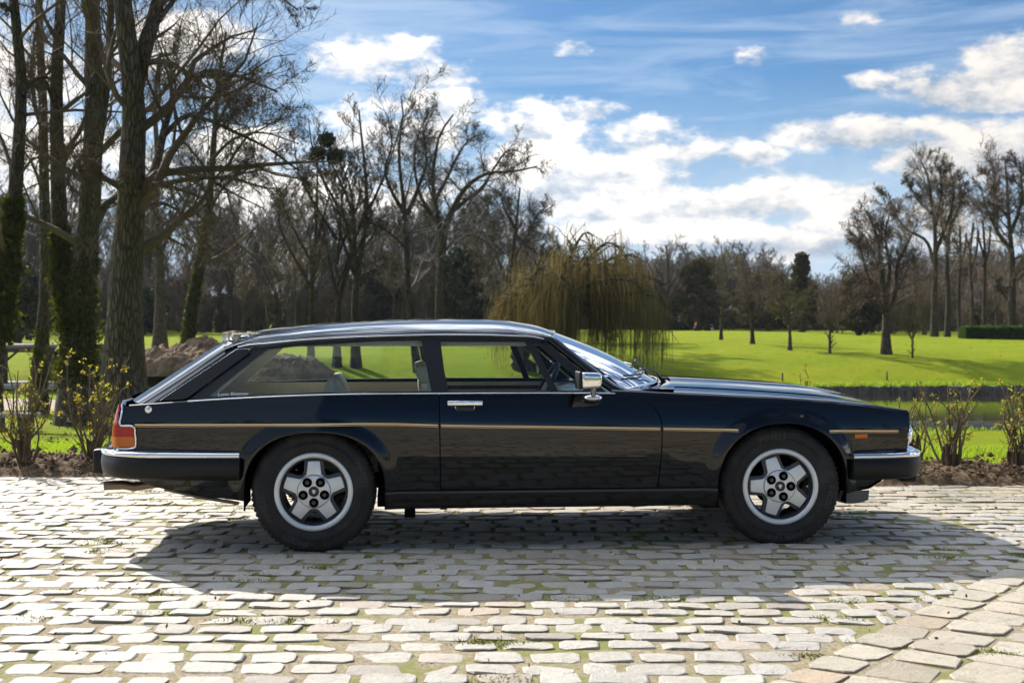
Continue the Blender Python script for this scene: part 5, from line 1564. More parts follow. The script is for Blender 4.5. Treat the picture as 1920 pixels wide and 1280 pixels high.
root, st = big('x', 72, [
    ([(948, G0(948, 72)), (950, 540, 0), (960, 480, 0), (968, 420, .2), (972, 380, .4), (975, 352, .6)], 16, 3),
    ([(946, 520, 0), (925, 460, 1), (915, 420, 1.6), (905, 380, 2)], 9, 2), ([(958, 490, 0), (990, 440, 1), (1010, 400, 1.6), (1028, 385, 2)], 8, 2),
    ([(966, 440, 0), (1000, 470, -1), (1022, 480, -2), (1045, 470, -2.6)], 6, 1.6), ([(968, 430, 0), (945, 390, -1), (940, 360, -2)], 7, 2)],
    'round-crowned dark tree at the right end of the wood, left of the willow', 23, m_bark_d, m_twig_g, [dict(LV_NEAR[0], k=13, lr=.40, up=.05), dict(LV_NEAR[1], k=9), dict(LV_NEAR[2]), dict(LV_NEAR[3], k=5)], flare=.3)
plant('thin', 1, 735, 84, 350, 'slim tree between the tall dark tree and the upright zigzag one', m_bark_d, m_twig, .2)
plant('thin', 0, 878, 88, 335, 'slim tree behind the wide-spreading one, right of its trunk', m_bark_d, m_twig, 1.2)
plant('thin', 1, 908, 80, 360, 'slim dark tree left of the round-crowned one', m_bark_d, m_twig, 4.2)
# the mistletoe
def ball(px, py, d, r_px, label):
    c = at(px, py, d); r0 = r_px / 2500 * d; r = np.random.default_rng(int(px))
    k = 1400; v = r.normal(size=(k, 3)) * r0 * .36 * np.array([1.1, 1, .9])
    o = leaves('mistletoe', v, .08, m_ever, None, 3); o.location = c; setp(o, label, 'mistletoe', 'mistletoe in the tree')
ball(612, 262, 52, 15, 'topmost dark ball of mistletoe in the forked tree')
ball(596, 288, 52, 16, 'leftmost ball of mistletoe in the forked tree')
ball(628, 292, 52, 17, 'largest ball of mistletoe, on the right of the forked tree')

# ---- right-hand lawn trees ----
plant('spread', 0, 1250, 105, 418, 'round bare tree whose crown rises right behind the weeping willow', m_bark_d, m_twig_g, .3)
plant('tall', 1, 1352, lawn_dist(1352, 637), 440, 'olive-brown tree with a plain trunk, nearest right of the willow', m_bark_d, m_twig_y, .9)
plant('spread', 1, 1411, lawn_dist(1411, 645), 465, 'dense purplish dark tree with a trunk forked close to the lawn', m_bark_d, m_twig_r, 2.2)
plant('spread', 0, 1481, lawn_dist(1481, 657), 492, 'small lawn tree with a pale trunk forked like a fork', m_bark, m_twig_y, 1.2)
plant('round', 0, 1556, lawn_dist(1556, 662), 498, 'small lawn tree with one thin straight trunk, second pale trunk from the left', m_bark, m_twig, .3)
d = lawn_dist(1662, 664)
root, st = big('x', d, [
    ([(1662, G0(1662, d)), (1661, 620, 0), (1662, 590, 0), (1656, 540, 0), (1650, 480, .2), (1640, 430, .4), (1625, 395, .6)], 19, 4),
    ([(1662, 600, 0), (1678, 550, .4), (1682, 500, .8), (1700, 460, 1.4), (1720, 420, 2)], 11, 2.5),
    ([(1660, 590, 0), (1640, 545, -.6), (1622, 500, -1.4), (1612, 460, -2)], 8, 2), ([(1662, 560, 0), (1668, 500, 0), (1660, 440, 0), (1668, 400, 0)], 9, 2.5), ([(1655, 520, 0), (1625, 450, 1), (1600, 420, 2)], 6, 2)],
    'large lawn tree with a straight dark trunk standing alone right of the two small ones', 31, m_bark, m_twig, [dict(LV_NEAR[0], k=13, lr=.46), dict(LV_NEAR[1], k=10), dict(LV_NEAR[2], k=9), dict(LV_NEAR[3], k=4)], flare=.7)
plant('round', 0, 1711, lawn_dist(1711, 671), 552, 'small sapling with a yellow-green rounded crown on a thin pale stem', m_bark, m_twig_y, 2.6)
d = 82
root, st = big('x', d, [
    ([(1752, G0(1752, d)), (1752, 560, 0), (1754, 480, 0), (1752, 420, 0), (1745, 370, .4), (1740, 330, 1), (1728, 305, 1.5)], 15, 3),
    ([(1752, 500, 0), (1735, 450, 1), (1700, 430, 2), (1675, 395, 2.6), (1665, 360, 3)], 8, 2),
    ([(1754, 470, 0), (1775, 420, -1), (1788, 370, -2), (1785, 330, -2.5)], 8, 2), ([(1752, 430, 0), (1765, 370, 0), (1760, 320, 0), (1750, 305, 0)], 7, 2), ([(1746, 400, 0), (1718, 370, 1.5), (1700, 335, 2.5)], 7, 2)],
    'tall tree with flat-topped layered crown rising behind the sapling', 32, m_bark_d, m_twig_r, [dict(LV_NEAR[0], k=12, lr=.34, t0=.4), dict(LV_NEAR[1], lr=.62, k=10), dict(LV_NEAR[2], k=9), dict(LV_NEAR[3], k=4)], flare=.3)
root, st = big('x', 84, [
    ([(1776, G0(1776, 84)), (1778, 560, 0), (1776, 480, 0), (1782, 420, 0), (1788, 360, .4), (1790, 325, 1)], 12, 3),
    ([(1778, 470, 0), (1765, 410, 1), (1772, 350, 1), (1768, 315, 1)], 7, 2), ([(1780, 430, 0), (1800, 380, -1), (1800, 330, -1)], 6, 2)],
    'tall slim companion close to the right of the flat-topped tree', 33, m_bark_d, m_twig_r, [dict(LV_NEAR[0], k=11, lr=.34, t0=.35), dict(LV_NEAR[1], lr=.62, k=10), dict(LV_NEAR[2], k=9), dict(LV_NEAR[3], k=4)], flare=.3)
d = 78
root, st = big('x', d, [
    ([(1898, G0(1898, d)), (1898, 560, 0), (1899, 500, 0), (1894, 440, 0), (1890, 390, .4), (1888, 340, 1), (1884, 300, 1.5)], 17, 3),
    ([(1899, 520, 0), (1925, 470, 1), (1945, 420, 2), (1950, 360, 2.6)], 9, 2), ([(1896, 470, 0), (1868, 430, -1), (1850, 390, -2), (1838, 350, -2.5)], 9, 2),
    ([(1894, 440, 0), (1912, 390, 0), (1916, 340, 0), (1910, 300, 0)], 8, 2), ([(1898, 560, 0), (1880, 540, 1), (1872, 528, 1.4)], 8, 5), ([(1892, 410, 0), (1862, 370, 1.5), (1855, 320, 2.5)], 7, 2)],
    'big dark tree at the right edge of the picture behind the hedge', 34, m_bark_d, m_twig, [dict(LV_NEAR[0], k=14, lr=.42), dict(LV_NEAR[1], lr=.6, k=10), dict(LV_NEAR[2], k=9), dict(LV_NEAR[3], k=4)], flare=.3)
# pollarded poles between them
def poles(px, d, top, label, seed):
    r = np.random.default_rng(seed)
    st = [([(px, G0(px, d)), (px + r.normal(0, 2), 560, 0), (px + r.normal(0, 3), 480, 0), (px + r.normal(0, 4), top, 0)], 8, 4), ([(px, 500, 0), (px + 9, 470, .6), (px + 12, top + 12, 1)], 6, 3), ([(px, 480, 0), (px - 9, 450, -.6), (px - 12, top + 22, -1)], 5, 3)]
    big('x', d, st, label, seed, m_bark_d, m_twig, [dict(LV_NEAR[0], k=9, lr=.12, t0=.3), dict(LV_NEAR[1], k=6), dict(LV_NEAR[2], k=5)], flare=.2)
poles(1800, 86, 425, 'lopped tree with short stubby limbs right of the flat-topped pair', 41)
poles(1822, 88, 418, 'lopped tree with bare poles, middle one of the three by the hedge end', 42)
poles(1845, 84, 412, 'lopped tall pole tree nearest the big tree at the right edge', 43)
plant('thin', 0, 1868, 90, 430, 'slim pinkish-brown tree just left of the big tree at the right edge', m_bark, m_twig_r, .1)

# ---- evergreens ----
def evergreen(px, d, top, wpx, label, m_, seed, k=9000, shape='cone', bottom=None, size=.16, name='evergreen_tree'):
    r = np.random.default_rng(seed); x = (px - 960) / 2500 * d; z = gz(x, d)
    H = EYE - (top - 595) / 2500 * d - z; W_ = wpx / 2 / 2500 * d
    root = empty(name, (x, d, z), 0, label, 'tree', 'evergreen trees')
    nb = 90; C = []
    zc_ = r.uniform(.12 if bottom is None else bottom, 1, nb)
    if shape == 'cone': rr = W_ * (1 - zc_) ** .7
    elif shape == 'dome': rr = W_ * np.sqrt(np.clip(1 - ((zc_ - .5) / .52) ** 2, .02, 1))
    else: rr = W_ * np.where(zc_ > .55, np.sqrt(np.clip(1 - ((zc_ - .78) / .25) ** 2, .02, 1)), .15)
    a = r.uniform(0, 6.28, nb); q = rr * r.uniform(.35, 1, nb)
    cen = np.stack([q * np.cos(a), q * np.sin(a), zc_ * H], 1); cs = W_ * r.uniform(.14, .30, nb)
    bi = r.integers(0, nb, k); v = r.normal(size=(k, 3)); v /= np.linalg.norm(v, axis=1)[:, None]
    P = cen[bi] + v * (cs[bi] * r.uniform(.4, 1, k) ** .4)[:, None] * np.array([1, 1, .7])
    leaves('crown', P, size, m_, root, seed, .3)
    tr = [([(0, 0, -.2), (0, 0, H * .5), (r.normal(0, .1), 0, H * .95)], .05 * H / 2 + .06, .03)]
    lim = [([(0, 0, zc_[i] * H * .8), tuple(cen[i] * .6 + [0, 0, zc_[i] * H * .3]), tuple(cen[i])], .05, .01) for i in range(0, nb, 4)]
    t_, b_ = tree_mesh(tr, [dict(k=3, ang=(60, 80), lr=.1, rr=.3, n=3, wob=.1, up=0, s=3)], seed)
    obj('trunk', arr_mesh('trunk', t_[0], [t_[1]]), m_bark_d, root)
    V, F = tubes(np.array([resample(l[0], 5) for l in lim]), np.linspace(.05, .012, 5)[None].repeat(len(lim), 0), 4)
    obj('limbs', arr_mesh('limbs', V, [F]), m_bark_d, root)
    return root
evergreen(1504, 100, 480, 84, 'dark brownish-green pine with a ragged top behind the two small lawn trees', m_everb, 51, 6000, 'cone', .12)
evergreen(1610, 84, 520, 90, 'brown-green spreading evergreen left of the large lawn tree', m_everb, 52, 9000, 'dome')
evergreen(1310, 104, 490, 80, 'dark rounded evergreen behind the red tractor', m_everb, 53, 7000, 'dome')
evergreen(870, 86, 470, 110, 'dark rounded evergreen low in the wood above the car roof', m_ever, 54, 8000, 'dome')
evergreen(715, 96, 480, 120, 'broad dark evergreen low in the wood behind the tall dark tree', m_ever, 55, 8000, 'dome')
evergreen(35, 70, 500, 170, 'dark bluish evergreen behind the open shelter at the left edge', m_ever, 56, 7000, 'dome')
evergreen(1235, 112, 560, 110, 'low dark evergreen clump behind the right side of the willow', m_ever, 57, 5000, 'dome')
evergreen(270, 90, 545, 90, 'low dark evergreen between the massive trunk and the heap of earth', m_ever, 58, 5000, 'dome')
evergreen(1440, 110, 520, 130, 'broad dark evergreen behind the purplish forked tree', m_everb, 59, 6000, 'dome')

# ---- the wood itself: one mass of trees, as far as it can be seen, and behind the camera too ----
def wood(name, pts, protos, parent=None, kind='stuff'):
    """pts rows: x, y, z, rz, scale, index"""
    pts = np.array(pts, float)
    me = bpy.data.meshes.new(name); me.vertices.add(len(pts)); me.vertices.foreach_set('co', pts[:, :3].astype(np.float32).ravel())
    for nm, col_ in (('rz', 3), ('scl', 4), ('idx', 5)):
        if nm == 'idx': at_ = me.attributes.new(nm, 'INT', 'POINT'); at_.data.foreach_set('value', pts[:, col_].astype(np.int32))
        else: at_ = me.attributes.new(nm, 'FLOAT', 'POINT'); at_.data.foreach_set('value', pts[:, col_].astype(np.float32))
    me.update()
    o = obj(name, me)
    ng = bpy.data.node_groups.new(name, 'GeometryNodeTree')
    ng.interface.new_socket('Geometry', in_out='INPUT', socket_type='NodeSocketGeometry'); ng.interface.new_socket('Geometry', in_out='OUTPUT', socket_type='NodeSocketGeometry')
    N_ = ng.nodes; L_ = ng.links
    gi = N_.new('NodeGroupInput'); go = N_.new('NodeGroupOutput'); ip = N_.new('GeometryNodeInstanceOnPoints')
    j = N_.new('GeometryNodeGeometryToInstance')
    for pr in protos[::-1]:
        oi = N_.new('GeometryNodeObjectInfo'); oi.inputs['Object'].default_value = pr; oi.inputs['As Instance'].default_value = False
        oi.transform_space = 'ORIGINAL'
        L_.new(oi.outputs['Geometry'], j.inputs[0])
    def attr(nm, ty):
        a_ = N_.new('GeometryNodeInputNamedAttribute'); a_.data_type = ty; a_.inputs['Name'].default_value = nm; return a_.outputs[0]
    L_.new(gi.outputs[0], ip.inputs['Points']); L_.new(j.outputs[0], ip.inputs['Instance'])
    ip.inputs['Pick Instance'].default_value = True; L_.new(attr('idx', 'INT'), ip.inputs['Instance Index'])
    cx_ = N_.new('ShaderNodeCombineXYZ'); L_.new(attr('rz', 'FLOAT'), cx_.inputs[2]); L_.new(cx_.outputs[0], ip.inputs['Rotation'])
    L_.new(attr('scl', 'FLOAT'), ip.inputs['Scale'])
    L_.new(ip.outputs[0], go.inputs[0])
    md = o.modifiers.new('instances', 'NODES'); md.node_group = ng
    return setp(o, kind=kind)
def joined(key, mt, mb):
    """a prototype as one mesh for the mass of the wood"""
    a, b = PR[key]; bm = bmesh.new()
    va = np.zeros(len(a.vertices) * 3); a.vertices.foreach_get('co', va); vb = np.zeros(len(b.vertices) * 3); b.vertices.foreach_get('co', vb)
    def fq(me): q = np.zeros(len(me.loops), np.int32); me.loops.foreach_get('vertex_index', q); return q.reshape(-1, 4)
    bm.free(); fa, fb = fq(a), fq(b)
    me = arr_mesh('woodland_tree', np.vstack([va.reshape(-1, 3), vb.reshape(-1, 3)]), [np.vstack([fa, fb + len(a.vertices)])])
    me.materials.append(mt); me.materials.append(mb)
    mi = np.zeros(len(fa) + len(fb), np.int32); mi[len(fa):] = 1; me.polygons.foreach_set('material_index', mi)
    return bpy.data.objects.new('woodland_tree', me)
W_ = [joined(('thin', 0), m_bark, m_twig_r), joined(('thin', 1), m_bark_d, m_twig), joined(('bush', 0), m_bark, m_twig_r), None, joined(('tall', 1), m_bark_d, m_twig_g)]
W_[3] = W_[2]
r = np.random.default_rng(5); pts = []
def addp(px0, px1, d0, d1, k, t0, t1, idx, fn=None):
    for i in range(k):
        px = r.uniform(px0, px1); d = r.uniform(d0, d1); x = (px - 960) / 2500 * d; z = gz(x, d)
        top = r.uniform(t0, t1) if fn is None else fn(px) + r.uniform(t0, t1)
        id_ = int(r.choice(idx)); hh = {0: 10.6, 1: 10.6, 2: 8.6, 3: 8.6, 4: 10.2}[id_]
        pts.append((x, d, z, r.uniform(0, 6.28), (EYE - (top - 595) / 2500 * d - z) / hh, id_))
topf = lambda px: np.interp(px, [-300, 100, 420, 560, 660, 760, 850, 960, 1040, 1090], [330, 340, 350, 330, 370, 350, 345, 380, 430, 480])
addp(-250, 1060, 88, 135, 160, -10, 60, [0, 1, 4], topf)
addp(-250, 1040, 92, 140, 130, 95, 170, [2, 3, 2], topf)
addp(-250, 480, 120, 160, 60, 520, 560, [2, 3])
topr = lambda px: np.interp(px, [1040, 1150, 1260, 1400, 1520, 1600, 1700, 1800, 2200], [500, 480, 455, 450, 500, 490, 465, 455, 430])
addp(1040, 2250, 118, 165, 260, -5, 50, [0, 1, 4], topr)
addp(1040, 2250, 112, 150, 300, 0, 70, [2, 3, 2], topr)
addp(1550, 2250, 92, 112, 44, 10, 70, [0, 2, 3], topr)
setp(wood('woodland', pts, W_))
pts = []
for i in range(70):
    a = r.uniform(-1.4, 1.4); D = r.uniform(45, 75); pts.append((D * math.sin(a), -D * math.cos(a), -.06, r.uniform(0, 6.28), r.uniform(.7, 1.35), int(r.choice([0, 1, 3, 4]))))
wood('woodland_behind', pts, W_)
# low dark undergrowth and fence line at the foot of the wood
k = 34000; px = r.uniform(-300, 2250, k); d = r.uniform(112, 150, k); x = (px - 960) / 2500 * d
hh = np.where((px > 1100), 2.0, 3.2) * r.uniform(0, 1, k) ** .8
ug = np.stack([x, d, ground_z(x, d) + hh], 1)
setp(leaves('undergrowth', ug, .36, m_everb, None, 9), kind='stuff')

# ---- weeping willow on the far side of the pond ----
m_wil = leafm('willow wands', (.10, .077, .027), (.165, .125, .036), (.20, .15, .04), .33)
d = 51.5; r = np.random.default_rng(77)
bx_ = (1000 - 960) / 2500 * d; bz_ = gz(bx_, d) 
wroot = empty('willow_tree', (bx_, d, bz_), 0, 'weeping willow with olive-yellow wands hanging to the water behind the car', 'tree')
def wl(px, py, dy=0): return at(px, py, d + dy) - np.array([bx_, d, bz_])
W0 = np.array([bx_, d, bz_])
stems = [([(0, 0, -.2), wl(975, 680), wl(985, 640, .2), wl(1010, 590, .3)], .42, .30)]
tops = [(1105, 436, 0), (1065, 452, 1.5), (1148, 456, -1.2), (1190, 480, .5), (1030, 500, -1.5), (985, 520, 1), (950, 560, -.5), (1220, 520, 1.2), (1235, 560, -1), (1080, 480, -2.2), (1130, 500, 2.4), (1000, 545, 2.2), (1190, 530, -2.2), (1170, 500, 2), (1245, 590, 0), (1050, 520, -2.8)]
for (px, py, dy) in tops:
    e_ = wl(px, py, dy * 1.3); s0 = wl(1010, 600, .3)
    m_ = s0 * .45 + e_ * .55 + np.array([r.normal(0, .25), r.normal(0, .2), .55])
    stems.append(([s0, s0 * .8 + m_ * .2 + [0, 0, .3], m_, e_, e_ + (e_ - m_) * .22 - [0, 0, .35]], .15, .03))
nst = 16
P = np.array([resample(s_[0], nst) for s_ in stems]); Rr = np.array([np.linspace(s_[1], s_[2], nst) for s_ in stems])
V, F = tubes(P[:1], Rr[:1], 10); obj('trunk', arr_mesh('trunk', V, [F]), m_bark_d, wroot)
b1, r1_, l1 = kids(P[1:], Rr[1:], np.full(len(stems) - 1, 5.), dict(k=16, t0=.2, ang=(30, 80), lr=.34, rr=.5, n=7, wob=.18, up=-.12, shape=.3, rmin=.02), r)
V1, F1 = tubes(P[1:], Rr[1:], 6); V2, F2 = tubes(b1, r1_, 4)
obj('limbs', arr_mesh('limbs', np.vstack([V1, V2]), [np.vstack([F1, F2 + len(V1)])]), m_bark_m, wroot)
# wands: start somewhere on the limbs, arch out and hang
AP = np.concatenate([P[1:].reshape(-1, 3)[P[1:].reshape(-1, 3)[:, 2] > 1.2], b1[:, 1:].reshape(-1, 3)])
AP = AP[(AP[:, 0] > -1.45) & (AP[:, 0] < 5.0)]
k = 6400; si = r.integers(0, len(AP), k); p0 = AP[si] + r.normal(0, .12, (k, 3))
cx0 = wl(1095, 600)[0]
hx = (p0[:, 0] + bx_)
pxk = 960 + hx * 2500 / (d + p0[:, 1])
endpx = np.interp(pxk, [930, 1000, 1100, 1150, 1190, 1230, 1260], [625, 655, 700, 690, 705, 690, 600])
endz = EYE - (endpx - 595) / 2500 * d - bz_ + np.abs(r.normal(0, .75, k)) * np.where((pxk > 1130), .9, 1)
endz = np.where(r.uniform(0, 1, k) < .62, p0[:, 2] - r.uniform(.5, 2.6, k), endz)
endz = np.minimum(np.maximum(endz, .02), p0[:, 2] - .3)
n_ = 8; t = np.linspace(0, 1, n_)
od = np.stack([np.sign(p0[:, 0] - cx0) * np.abs(r.normal(.1, .15, k)), r.normal(0, .28, k)], 1)
Q = np.zeros((k, n_, 3))
for j, tt in enumerate(t):
    Q[:, j, :2] = p0[:, :2] + od * (1 - (1 - tt) ** 3)
    Q[:, j, 2] = p0[:, 2] + (endz - p0[:, 2]) * (tt ** 1.35) + .18 * math.sin(min(tt * 3.2, math.pi)) * (tt < .95)
Q[:, 1:, :2] += np.cumsum(r.normal(0, .018, (k, n_ - 1, 2)), 1)
V, F = tubes(Q, np.full((k, n_), .0098) * np.linspace(1, .6, n_), 2)
obj('wands', arr_mesh('wands', V, [F]), m_wil, wroot)

print('tris', sum(len(m.loops) - 2 * len(m.polygons) for m in bpy.data.meshes))
# ------------------------------------------------------------------ rose bushes in the bed
m_cane = noisy('green-brown rose canes', (.17, .14, .06), (.10, .065, .035), 9, .6)
m_cane_d = noisy('old rose wood', (.13, .085, .05), (.07, .045, .03), 12, .8)
def rose(px, py_base, d, hpx, wpx, label, seed, nc=13, leaf=1.0, lf=m_yel):
    r = np.random.default_rng(seed); x = (px - 960) / 2500 * d
    H = hpx / 2500 * d; W_ = wpx / 2 / 2500 * d
    root = empty('rose_bush', (x, d, .05), 0, label, 'rose bush', 'rose bushes in the planting bed')
    st = []
    for i in range(nc):
        a = r.uniform(0, 6.28); q = W_ * r.uniform(.25, 1.0) * (.8 + .3 * abs(math.cos(a))); h = H * r.uniform(.5, 1.0)
        if i == 0: h = H
        b0 = np.array([r.normal(0, .025), r.normal(0, .025), -.06]); e_ = np.array([q * math.cos(a), .7 * q * math.sin(a), h])
        m1 = b0 * .7 + e_ * .3 + r.normal(0, .03, 3); m2 = b0 * .35 + e_ * .65 + r.normal(0, .04, 3)
        st.append(([b0, m1, m2, e_], r.uniform(.008, .014), .0036))
    P = np.array([resample(s_[0], 10) for s_ in st]); Rr = np.array([np.linspace(s_[1], s_[2], 10) for s_ in st])
    V0, F0 = tubes(P, Rr, 7)
    b1, q1, l1 = kids(P, Rr, np.full(nc, H), dict(k=4, t0=.25, ang=(20, 60), lr=.34, rr=.6, n=6, wob=.16, up=.10, rmin=.0034), r)
    V1, F1 = tubes(b1, q1, 5)
    b2, q2, l2 = kids(b1, q1, l1, dict(k=3, t0=.3, ang=(20, 60), lr=.5, rr=.6, n=5, wob=.18, up=.08, rmin=.0024), r)
    V2, F2 = tubes(b2, q2, 4)
    obj('canes', arr_mesh('canes', np.vstack([V0, V1, V2]), [np.vstack([F0, F1 + len(V0), F2 + len(V0) + len(V1)])]), m_cane, root)
    # knobbly stock
    A = Acc()
    for i in range(5):
        a = i * 1.3; A.tube([(0, 0, -.07), (.03 * math.cos(a), .03 * math.sin(a), .05), (.06 * math.cos(a), .05 * math.sin(a), .13 + .03 * i)], [.030, .024, .013], 8)
    A.out('stock', m_cane_d, root)
    tips = np.concatenate([b2[:, -1], b2[:, -2], b2[:, 2], b1[:, -1], P[:, -1]])
    tips = tips[r.uniform(0, 1, len(tips)) < .13 * leaf]
    C = np.repeat(tips, 5, 0) + r.normal(0, .011, (len(tips) * 5, 3))
    leaves('leaves', C, .0125, lf, root, seed)
    C = tips[r.uniform(0, 1, len(tips)) < .5]; C = np.repeat(C, 3, 0) + r.normal(0, .012, (len(C) * 3, 3))
    leaves('young_leaves', C, .012, m_bronze, root, seed + 1)
    return root
rose(46, 876, 11.05, 205, 165, 'tall spindly rose bush with yellow new leaves at the far left of the bed', 61, 17)
rose(176, 868, 11.15, 190, 130, 'rose bush with yellow tufts between the double-stemmed tree and the tail bumper', 62, 15)
rose(1782, 888, 10.75, 165, 140, 'bushy rose with many crooked canes, just right of the front bumper', 63, 15, .8)
rose(1906, 888, 10.7, 165, 100, 'rose bush cut by the right edge of the picture', 64, 13)
rose(1712, 880, 11.2, 125, 80, 'thin half-hidden rose bush directly behind the headlight', 65, 7, .8)
rose(1480, 880, 11.2, 165, 90, 'rose bush hidden but for its tips above the bonnet', 66, 6, .6)
# purple pansies just over the bonnet
m_pur = leafm('purple petals', (.10, .02, .42), (.06, .01, .28), (.2, .05, .8), .4)
m_stem = mat('flower stem', (.06, .11, .02), .6)[0]
for px, py, lb in ((1243, 709, 'left purple flower peeping over the bonnet'), (1256, 709, 'right purple flower peeping over the bonnet'), (1212, 708, 'small purple flower half hidden behind the wipers')):
    c = at(px, py, 11.3); rt = empty('flower', (c[0], c[1], .05), 0, lb, 'flower', 'purple flowers behind the bonnet')
    r = np.random.default_rng(px); h = c[2] - .05
    v = r.normal(size=(26, 3)) * (.014, .010, .010) + [0, 0, h]
    leaves('petals', v, .015, m_pur, rt, px); Acc().tube([(0, 0, -.05), (.01, 0, h * .5), (0, 0, h)], .003, 5).out('stem', m_stem, rt)

# ------------------------------------------------------------------ heaps of earth
def heap(px, d, wpx, hpx, label, seed, dep=2.2, name='earth_heap'):
    x = (px - 960) / 2500 * d; z = gz(x, d); W_ = wpx / 2 / 2500 * d; H = hpx / 2500 * d
    n_ = 110; P = np.zeros((n_, n_, 3)); off = Vector((seed * 7.3, seed * 1.7, 0))
    for i, a in enumerate(np.linspace(-1, 1, n_)):
        for j, b_ in enumerate(np.linspace(-1, 1, n_)):
            q = Vector((a * W_, b_ * dep, 0))
            f = max(0, 1 - (a * a + b_ * b_) ** .9); env = f ** .62
            crest = 1 + .35 * mnoise.noise(q * .5 + off) * 2
            n2_ = abs(mnoise.noise(q * 1.4 + off)) * .5 + abs(mnoise.noise(q * 4 + off)) * .28 + abs(mnoise.noise(q * 10 + off)) * .12
            P[i, j] = (q.x, q.y, H * env * (.72 * crest - .1 + n2_ * .55) - .06)
    o = grid(name, P, m_soil2); o.location = (x, d, z); setp(o, label, 'heap of earth', 'heaps of dug earth'); return o
m_soil2 = noisy('dug brown earth', (.27, .185, .115), (.10, .066, .042), 2.2, .95, 6, .12, 0, .1)
heap(352, 51.5, 250, 82, 'long heap of dug brown earth behind the slender leaning tree', 1, 2.6)
heap(330, 42, 46, 22, 'small lump of earth on the grass in front of the long heap', 2, .35)
heap(545, 50.5, 190, 58, 'dark heap of earth seen through the rear side window', 3, 2.)

# ------------------------------------------------------------------ open shelter on the far left
m_roofm = noisy('weathered roofing', (.30, .25, .21), (.2, .17, .15), 3, .9)
m_timb = noisy('dark timber', (.09, .07, .05), (.05, .04, .03), 8, .85)
m_dkwall = noisy('dark blue-grey boards', (.05, .055, .06), (.03, .035, .04), 5, .8)
m_conc = noisy('pale concrete', (.45, .43, .40), (.36, .34, .32), 5, .9)
d = 49; sx = (20 - 960) / 2500 * d; sz = gz(sx, d) + .05
sh = empty('open_shelter', (sx, d, sz), 0, 'low open-sided timber shelter with a flat roof at the left edge', 'shelter')
A = Acc(); A.box(-2.6, 3.2, -1.3, 1.5, 1.32, 1.44); A.out('roof', m_roofm, sh)
A = Acc(); A.box(-2.6, 3.2, -1.33, -1.25, 1.18, 1.35); A.out('fascia', m_timb, sh)
for xx in (-2.2, .25, 2.9):
    A = Acc(); A.box(xx - .07, xx + .07, -1.25, -1.11, -.1, 1.2); A.out('post', m_timb, sh)
    A = Acc(); A.tube([(xx - .42, -1.18, 1.2), (xx, -1.18, .85)], .045, 6); A.tube([(xx + .42, -1.18, 1.2), (xx, -1.18, .85)], .045, 6); A.out('brace', m_timb, sh)
A = Acc(); A.box(.9, 3.1, 1.2, 1.3, .0, 1.3); A.box(3.0, 3.1, -1.2, 1.3, 0, 1.3); A.out('back_wall', m_dkwall, sh)
A = Acc(); A.box(-2.7, 3.3, -1.5, 1.6, -.12, .06); A.out('floor_slab', m_conc, sh)
# stone slab bench
d = 28; sx = (14 - 960) / 2500 * d; sz = gz(sx, d)
bt_ = empty('stone_bench', (sx, d, sz), .05, 'low bench with a pale stone slab top at the far left on the lawn', 'bench')
A = Acc(); A.box(-.75, .62, -.25, .25, .30, .38, .02); A.out('slab', m_conc, bt_)
for xx in (-.45, .4):
    A = Acc(); A.box(xx - .11, xx + .11, -.2, .2, -.08, .30, .03); A.out('support', noisy('mossy stone', (.08, .085, .06), (.05, .05, .04), 6, .9), bt_)
# dark bin-like pillar behind the massive trunk
d = 46; sx = (178 - 960) / 2500 * d; sz = gz(sx, d)
bp = empty('sign_post', (sx, d, sz), 0, 'slim dark post with a box on it between the two big trunks', 'post')
A = Acc(); A.box(-.05, .05, -.05, .05, -.1, 2.6); A.out('post', m_timb, bp)
A = Acc(); A.box(-.13, .13, -.1, .1, .5, 1.5, .02); A.out('box', m_dkwall, bp)

# ------------------------------------------------------------------ hedge, house, tractor on the far side
d = lawn_dist(1812, 635); x0 = (1812 - 960) / 2500 * d; x1 = (2150 - 960) / 2500 * d; z0 = gz(x0, d); hh = 22 / 2500 * d
k = 15000; r = np.random.default_rng(91)
f = r.integers(0, 3, k); X = r.uniform(x0, x1, k); Y = d + r.uniform(0, 1.2, k); Z = r.uniform(0, hh, k)
Y = np.where(f == 0, d + np.abs(r.normal(0, .04, k)), Y); Z = np.where(f == 1, hh + r.normal(0, .04, k), Z); X = np.where(f == 2, x0 + np.abs(r.normal(0, .05, k)), X)
hd = empty('hedge', (x0, d, z0 - .05), 0, 'clipped dark green hedge at the right edge of the lawn', 'hedge')
leaves('foliage', np.stack([X - x0, Y - d, Z], 1), .10, m_hedge, hd, 5)
A = Acc(); A.box(.1, x1 - x0 - .1, .1, 1.1, 0, hh - .06); A.out('inner_growth', mat('hedge inside', (.015, .022, .008), .9)[0], hd)
m_wall = noisy('cream house wall', (.62, .54, .42), (.5, .43, .34), 1.5, .9)
m_slate = noisy('blue slate', (.14, .17, .20), (.09, .11, .13), 3, .6)
d = 116; hx = (1905 - 960) / 2500 * d; hz = gz(hx, d)
hs = empty('house', (hx, d, hz), R(-8), 'cream-walled house with a slate roof half hidden behind the trees at right', 'house')
A = Acc(); A.box(-3.2, 5, 0, 6, -.3, 2.0); A.out('wall', m_wall, hs)
A = Acc(); A.add([(-3.5, -.4, 2.0), (5.3, -.4, 2.0), (5.3, 3, 4.2), (-3.5, 3, 4.2), (-3.5, 6.4, 2.0), (5.3, 6.4, 2.0)], [np.array([[0, 1, 2, 3], [3, 2, 5, 4]]), np.array([[0, 3, 4], [1, 5, 2]])]); A.out('roof', m_slate, hs, False)
A = Acc(); A.box(-3.4, -2.2, -.06, .3, -.3, 2.7); A.out('gable_pier', m_wall, hs)
